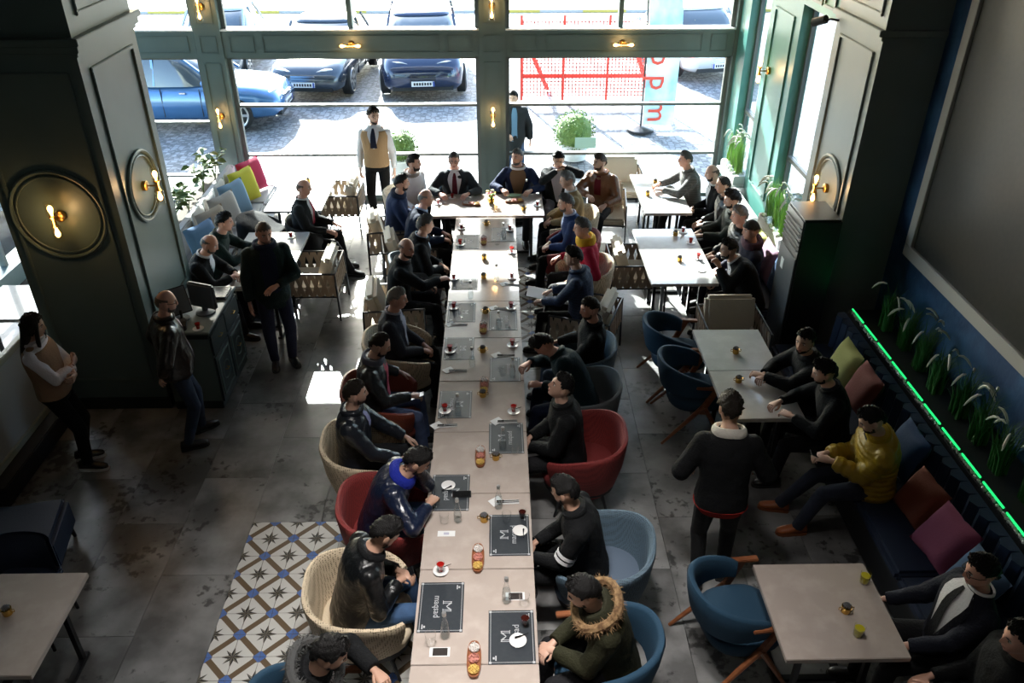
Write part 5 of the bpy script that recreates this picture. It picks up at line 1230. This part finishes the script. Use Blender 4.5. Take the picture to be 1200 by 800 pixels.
put(gold_pot('x', None), [(2.37, 6.89), (2.27, 6.38), (2.30, 3.67), (-3.30, 3.75), (2.35, 11.61), (2.16, 11.14), (2.3, 9.74), (2.21, 8.99), (-2.85, 11.75), (.35, 10.62)], labels=[
    'gold pot on the pale table by the bearded man\'s stretched arms, farther from his hands', 'gold pot touching the clasped hands over the pale table', 'gold pot between the two yellow drinks', 'gold pot alone on the table beside the ottoman', 'gold pot in front of the tweed jacket man',
    'gold pot at the seam of the sill-side tables', 'gold pot beside the tea nearest the window on the window bench table', 'gold pot in the middle of the window bench table', 'gold pot on the sunlit left table by the waiter', 'gold pot on the head table edge'])
def boat(label, group):
    t = thing('snack_board', label, 'snack board', group=group)
    def oval(k, z): return [((.045*k)*np.sign(cos(q))*abs(cos(q))**.7, (.135*k + .0)*np.sign(sin(q))*abs(sin(q))**.8, z) for q in [2*pi*i/28 for i in range(28)]]
    MB().rings([oval(.92, 0), oval(1, .008), oval(1, .026), oval(.93, .026), oval(.88, .014), oval(.2, .013)]).build('board', WOOD, t)
    for i, (nm, c) in enumerate((('white', (.62, .58, .55)), ('pink', (.5, .2, .16)), ('yellow', (.6, .4, .1)))):
        r = random.Random(i); b = MB(); y = .08 - .08*i; b.lathe([(.033, .014), (.035, .030), (.02, .034)], 16, c=(0, y, 0))
        for k in range(38):
            a = r.uniform(0, 2*pi); q = .032*math.sqrt(r.random()); b.ball((q*cos(a), y + q*sin(a), .034 + r.uniform(0, .006)), r.uniform(.004, .007), 5, 3)
        tag(b.build('snack_heap', mat('snack_' + nm, c, .7), t), kind='stuff')
    return t
put(boat('wooden snack board with white, pink and yellow heaps on the long row', 'snack boards on the long row'), [(-.18, 3.33), (-.17, 4.18), (-.17, 5.31), (-.15, 6.35), (-.17, 7.42), (-.19, 9.6)])
put(boat('wooden snack board on the head table beside the flowers', 'snack boards on the head table'), [(-.38, 10.83, 80), (.23, 10.93, 95)])
t = thing('napkin', 'folded white napkin across the long row table', 'napkin', group='napkins on the long row'); MB().box(-.09, .09, -.024, .024, 0, .004).build('cloth', PAPER, t, bevel=.001)
q = MB().box(-.05, .05, -.04, .04, 0, .002).xf(rz(.6), (-.09, .01, .0045)); q.build('folded_corner', PAPER, t)
NR = [(.05, 4.77, 2), (.06, 5.80, 3), (.06, 6.88, -2), (.03, 7.84, -5), (.15, 8.40, -8), (-.47, 5.75, 4), (-.41, 6.62, 0), (-.43, 7.50, 0)]
put(t, NR)
for nm, dy in (('fork', .010), ('knife', -.008)):
    t = thing(nm, 'dark %s lying on a white napkin' % nm, nm, group='%ss on napkins' % nm); b = MB()
    b.tube([(-.03, 0, .004), (.09, 0, .003)], [.0035, .003], 6)
    if nm == 'fork':
        b.box(-.05, -.03, -.008, .008, .0025, .0045)
        for k in range(4): b.box(-.085, -.05, -.008 + .0045*k, -.0058 + .0045*k, .0025, .0045)
    else: b.prism([(-.09, -.001, 0), (-.03, -.006, 0), (-.03, .006, 0), (-.08, .005, 0)], (0, 0, .0028), (0, 0, .0042))
    b.build('blade' if nm == 'knife' else 'tines', CUT, t); put(t, [(x, y + dy, a) for x, y, a in NR], TZ + .0045)
t = thing('sachet_card', 'white card carrying a dark sachet on the long row', 'card', group='sachet cards'); MB().box(-.065, .065, -.035, .035, 0, .002).build('card', PAPER, t); MB().box(-.045, .05, -.028, .028, .002, .004).build('sachet', mat('sachet_brown', (.02, .014, .012), .4), t)
put(t, [(-.40, 3.40), (.09, 3.84)])
t = thing('receipt', 'pale printed slip beside the blue hood man\'s tumbler', 'slip', (-.41, 4.44, TZ)); MB().box(-.065, .065, -.028, .028, 0, .0012).build('slip', PAPER, t); MB().box(-.02, .02, -.012, .012, .0012, .0016).build('print', mat('slip_print', (.4, .4, .5), .7), t)
t = thing('mobile_phone', 'black phone lying flat by the royal blue hood man\'s placemat', 'phone', (-.31, 4.86, TZ + .0035), R_(92)); MB().box(-.036, .036, -.075, .075, 0, .008).build('casing', DARK, t, bevel=.002); MB().box(-.033, .033, -.07, .07, .008, .0085).build('display', PH, t)
t = thing('notebook', 'open notebook under the writing man\'s hands', 'notebook', (-3.0, 8.5, TZ), R_(-85)); MB().box(-.10, .10, -.07, .07, 0, .012).build('pages', PAPER, t, bevel=.002); MB().box(-.103, .103, -.073, .073, -.0, .003).build('cover', mat('notebook_blue', (.08, .12, .25), .6), t)
# flowers and dishes on the head table
t = thing('flower_arrangement', 'small arrangement of pink and yellow flowers on the head table', 'flowers', (-.1, 10.89, TZ))
MB().lathe([(.03, 0), (.045, .02), (.05, .06), (.042, .07)], 16).build('vase', GOLD, t); r = random.Random(8)
for i in range(16):
    a = r.uniform(0, 6.28); q = r.uniform(.01, .07); h = r.uniform(.10, .19); MB().tube([(0, 0, .05), (q*cos(a), q*sin(a), h)], .003, 5).build('stem', GRASSL, t)
    c = (('petal_pink', (.6, .08, .14)), ('petal_yellow', (.65, .5, .05)), ('petal_green', (.2, .35, .05)))[i % 3]; b = MB()
    for k in range(6): b.ball((q*cos(a) + .016*cos(k*1.05), q*sin(a) + .016*sin(k*1.05), h), (.011, .011, .007), 6, 4)
    b.build('blossom', mat(*c, .6), t)
t = thing('green_dish', 'pale green oval dish on the head table', 'dish', (.22, 11.14, TZ)); MB().rings([[(.11*k*cos(a), .06*k*sin(a), z) for a in [2*pi*i/24 for i in range(24)]] for k, z in ((.6, 0), (.95, .015), (1, .022), (.93, .02), (.5, .008))]).build('dish', mat('celadon', (.3, .5, .38), .25), t)

# ================================================================ STREET OUTSIDE
COB = mat('cobbles', (.2, .21, .23), .7)
def cobmat():
    n = COB.node_tree.nodes; l = COB.node_tree.links; b = n['Principled BSDF']; tc = n.new('ShaderNodeTexCoord'); v = n.new('ShaderNodeTexVoronoi'); v.inputs['Scale'].default_value = 8.5; v.inputs['Randomness'].default_value = .35; v.feature = 'DISTANCE_TO_EDGE'
    l.new(tc.outputs['Object'], v.inputs['Vector']); r = n.new('ShaderNodeValToRGB'); r.color_ramp.elements[0].position = .02; r.color_ramp.elements[1].position = .12; r.color_ramp.elements[0].color = (.1, .105, .115, 1); r.color_ramp.elements[1].color = (.27, .28, .30, 1)
    l.new(v.outputs['Distance'], r.inputs[0]); l.new(r.outputs[0], b.inputs['Base Color'])
cobmat()
struct('floor_street', MB().box(-60, 60, YF + .25, 30.3, -.25, -.03), COB)
struct('floor_road', MB().box(-60, 60, 30.3, 90, -.3, -.1), mat('asphalt', (.3, .3, .3), .8, noise=(4, .3, .7), col2=(.36, .36, .35)))
k = struct('trim_kerb', MB().box(-60, 60, 30.1, 30.5, -.12, .06), mat('kerb_stone', (.42, .41, .38), .7))
for i in range(18): MB().box(-27 + 3*i, -25.5 + 3*i, 30.09, 30.51, -.1, .065).build('kerb_paint', mat('kerb_yellow', (.55, .42, .08), .6), k)
struct('trim_pavement', MB().box(-60, 60, 30.5, 33.5, -.1, .02), mat('verge', (.3, .3, .22), .8, noise=(3, .4, .6), col2=(.22, .26, .12)))
TYRE = mat('tyre', (.015, .015, .016), .8); RIM = mat('alloy_rim', (.5, .5, .52), .3, .9); CGL = mat('car_window', (.07, .085, .1), .06, spec=1.); LAMPG = mat('headlamp', (.6, .62, .65), .12, .3); PLATE = mat('number_plate', (.7, .7, .72), .5); CHROME = mat('chrome', (.6, .6, .62), .15, 1.)
def car(label, x, y, heading, col, L=4.5, Wd=1.8, H=1.45, suv=False, rear=False):
    """forward = +y"""
    t = thing('car', label, 'car', (x, y, 0), R_(heading)); pm = mat('car_paint_%.2f_%.2f_%.2f' % col, col, .25, .4, coat=1.); h = L/2; w = Wd/2; zb = H*.62; zh = H*(.68 if suv else .60)
    st = [(-h, .72, .38, zb*.80), (-h+.08, .86, .28, zb*.92), (-h+.5, .96, .22, zb*1.02), (-h*.3, 1., .2, zb), (h*.25, 1., .2, zb*.99), (h*.5, .99, .21, zh*.98), (h-.5, .96, .22, zh*.92), (h-.15, .88, .25, zh*.80), (h, .72, .34, zh*.62)]
    def sec(y_, k, z0, z1): return [(w*k*a, y_, z0 + (z1-z0)*b_) for a, b_ in ((-.86, 0), (-.98, .14), (-1, .5), (-.96, .8), (-.84, .97), (-.5, 1.02), (0, 1.03), (.5, 1.02), (.84, .97), (.96, .8), (1, .5), (.98, .14), (.86, 0))]
    MB().rings([sec(*s) for s in st]).build('body', pm, t, smooth=50)
    r0, r1 = (-h+.25, -h+.75) if suv else (-h+.75, -h+1.35); f0, f1 = h*.46, h*.12
    def gr(y0, k, z): return [(w*k*a, y0, z) for a in (-1, -.6, 0, .6, 1)]
    b = MB(); base, top = [], []
    for y_, k in ((r0, .80), (r0+.2, .88), (0, .90), (f0-.3, .88), (f0, .78)): base.append((y_, k))
    ring = lambda k, z, ya, yb: [(w*k*cos(q)*(1 if abs(cos(q)) < 2 else 1), (ya+yb)/2 + (yb-ya)/2*sin(q), z) for q in []]
    def rr(k, z, ya, yb, n=24): return [(w*k*np.sign(cos(q))*abs(cos(q))**.45, (ya+yb)/2 + (yb-ya)/2*np.sign(sin(q))*abs(sin(q))**.55, z) for q in [2*pi*i/n for i in range(n)]]
    b.rings([rr(.93, zb*.95, r0, f0), rr(.86, zb + (H-zb)*.5, (r0*1.2+r1*.8)/2, (f0+f1)/2), rr(.76, H-.06, r1, f1)]); b.build('windows', CGL, t, smooth=50)
    MB().rings([rr(.775, H-.07, r1-.03, f1+.04), rr(.75, H-.02, r1, f1), rr(.5, H, r1+.2, f1-.2)]).build('roof', pm, t, smooth=50)
    for s in (-1, 1):
        for ya, yb in ((r0+.02, r1), (f0-.02, f1), ((r1+f1)/2-.02, (r1+f1)/2)): MB().bar((s*w*.90, ya, zb*.97), (s*w*.775, yb, H-.05), .05, .05).build('pillar', pm, t)
        MB().ball((s*w*1.06, f0-.25, zb+.05), (.09, .06, .06), 10, 6).build('wing_mirror', pm, t)
        for yy in (-h+.85, h-.88):
            wh = MB(); wh.rings([[(s*(w-.2+q*.22), yy + rd*cos(a), .33 + rd*sin(a)) for a in [2*pi*i/24 for i in range(24)]] for q, rd in ((0, .28), (.1, .33), (.9, .33), (1, .29))]); wo = wh.build('wheel', TYRE, t)
            rm = MB(); X = s*(w+.025)
            for k in range(7): a = 2*pi*k/7; rm.bar((X, yy + .05*cos(a), .33 + .05*sin(a)), (X, yy + .25*cos(a), .33 + .25*sin(a)), .05, .02, up=(1, 0, 0))
            rm.tube([(X, yy + .25*cos(2*pi*i/24), .33 + .25*sin(2*pi*i/24)) for i in range(24)], .02, 6, closed=True); rm.build('rim', RIM, wo)
    for s in (-1, 1):
        for yy in (f1 + .35, (r1+f1)/2 + .1, r1 - .15): MB().box(s*w*.985 - .012, s*w*.985 + .012, yy - .006, yy + .006, .3, zb*.92).build('door_seam', DARK, t)
        for yy in (f1 + .05, r1 + .1): MB().box(s*w - .02, s*w + .02, yy - .1, yy + .02, zb*.82, zb*.85).build('door_handle', CHROME, t)
    e = 1; ye = h if not rear else -h
    sg = 1 if not rear else -1
    for s in (-1, 1):
        q = MB(); q.rings([[(s*w*(.52 + .26*cos(a)), sg*(h - .20 - .12*max(0, cos(a)) + d), zh*.73 + .085*sin(a) + .02*cos(a)) for a in [2*pi*i/14 for i in range(14)]] for d in (-.08, .085)]); q.build('headlamp' if not rear else 'tail_lamp', LAMPG if not rear else mat('tail_red', (.35, .02, .02), .2), t)
    q = MB()
    for i in range(5): q.box(-w*.30, w*.30, sg*(h-.02)-.03, sg*(h-.02)+.03, .40 + .045*i, .422 + .045*i)
    q.build('grille', CHROME if not suv else DARK, t); MB().box(-w*.7, w*.7, sg*(h-.06)-.05, sg*(h-.06)+.05, .26, .36).build('bumper_vent', DARK, t)
    p = MB().box(-.26, .26, sg*(h+.02)-.012, sg*(h+.02)+.012, .36, .47).build('number_plate', PLATE, t)
    MB().box(-.26, -.22, sg*(h+.034)-.002, sg*(h+.034)+.002, .36, .47).build('plate_band', mat('plate_blue', (.02, .06, .3), .5), p)
    b = MB()
    for i in range(7): b.box(-.19 + .06*i, -.15 + .06*i, sg*(h+.034)-.001, sg*(h+.034)+.001, .385, .445)
    tag(b.build('plate_characters', DARK, p), kind='stuff')
    return t
car('blue hatchback parked side-on outside the far window', -6.6, 17.6, -90, (.06, .16, .34), 4.3, 1.78, 1.5)
car('dark grey saloon parked nose towards the far window', -4.2, 21.05, 176, (.03, .04, .055), 4.6, 1.82, 1.45)
car('dark navy off-roader parked nose towards the far window', -1.84, 21.15, 184, (.012, .022, .06), 4.7, 1.95, 1.58, True)
car('white car parked tail towards the side window corner', 4.95, 22.6, 14, (.6, .62, .62), 4.5, 1.85, 1.55, False, True)
car('silver car parked behind the blue hatchback', -7.2, 22.6, 182, (.4, .42, .43), 4.4, 1.8, 1.45)
car('white saloon on the street beyond the side windows', 9.2, 15.5, 20, (.62, .62, .6), 4.5, 1.8, 1.45)
# red safety fence
RED = mat('safety_red', (.7, .06, .04), .6); t = thing('safety_fence', 'red netted safety fence on the pavement', 'fence', (2.0, 18.9, 0)); b = MB()
for i in range(36): b.box(-1.42 + .08*i, -1.40 + .08*i, -.004, .004, .1, 1.75)
for i in range(21): b.box(-1.45, 1.45, -.004, .004, .1 + .08*i, .118 + .08*i)
tag(b.build('netting', RED, t, smooth=0), kind='stuff')
for x in (-1.45, -.5, .5, 1.45): MB().tube([(x, .03, 0), (x, .03, 1.85)], .03, 8).build('post', RED, t)
for z in (.5, 1.2): MB().box(-1.45, 1.45, .02, .06, z, z+.08).build('rail', RED, t)
for x in (-1.3, 1.1): MB().bar((x, .1, 1.2), (x+.5, .9, .02), .1, .04).build('brace', RED, t)
# feather banner
t = thing('feather_banner', 'white and sky blue feather banner with red letters on the pavement', 'banner', (3.28, 16.6, 0)); r = []
for i in range(17):
    z = .12 + 3.2*i/16; x0 = -.30 - .10*(i/16)**2; x1 = .34 - .02*i/16 - .12*(i/16)**4; r.append([(x0 + (x1-x0)*j/6, .03*sin(j*1.1 + i*.5), z) for j in range(7)])
b = MB().grid(r).grid([[(p[0], p[1] + .004, p[2]) for p in reversed(q)] for q in r])
bm_ = mat('banner_cloth', (.8, .86, .86), .8, noise=(1.4, .42, .58), col2=(.38, .72, .84), stretch=(1, 1, .8)); b.build('cloth', bm_, t, smooth=80, fix=False)
MB().tube([(-.33, .02, 0), (-.34, .02, 1.6), (-.42, .02, 3.4)], .018, 8).build('pole', STEEL, t); MB().lathe([(.28, 0), (.28, .04), (.05, .1)], 16, c=(-.33, .02, 0)).build('base', STEEL, t)
for z, ch in ((.42, 'm'), (.98, 'p'), (1.46, 'p'), (1.94, 'e'), (2.9, 'b')):
    text('letter', ch, .62, mat('banner_red', (.75, .08, .05), .7), t, [[0, 1, 0, -.02 - .08*z/3], [0, 0, -1, -.045], [-1, 0, 0, z], [0, 0, 0, 1]], .002)
# clipped shrubs in pots
SHR = mat('shrub_leaf', (.10, .19, .04), .6, noise=(9, .3, .7), col2=(.2, .3, .07))
for x, y, s, lab in ((1.42, 14.9, .38, 'round clipped shrub with a pale plaque outside the far window'), (-1.7, 14.1, .28, 'round clipped shrub outside behind the waiter')):
    t = thing('potted_shrub', lab, 'shrub', (x, y, 0)); r = random.Random(int(s*100)); b = MB(); b.ball((0, 0, .52), s*.86, 16, 10)
    for i in range(1100):
        d = np.array((r.gauss(0, 1), r.gauss(0, 1), r.gauss(0, 1))); d /= np.linalg.norm(d); p = np.array((0, 0, .52)) + d*s*r.uniform(.84, 1.04); q = np.cross(d, (r.random(), r.random(), r.random())); q /= np.linalg.norm(q); u = d*.6 + np.cross(d, q)*.8
        b.add([p, p + q*.014 + u*.02, p + u*.05, p - q*.014 + u*.02], [(0, 1, 2, 3)])
    tag(b.build('foliage', SHR, t, smooth=0, fix=False), kind='stuff'); MB().lathe([(.2, 0), (.24, .02), (.27, .30), (.25, .32)], 18).build('pot', WHITE, t)
    if x > 0: MB().box(-.02, .36, -s-.04, -s-.03, .34, .54).build('plaque', mat('plaque_green', (.4, .55, .45), .4), t)
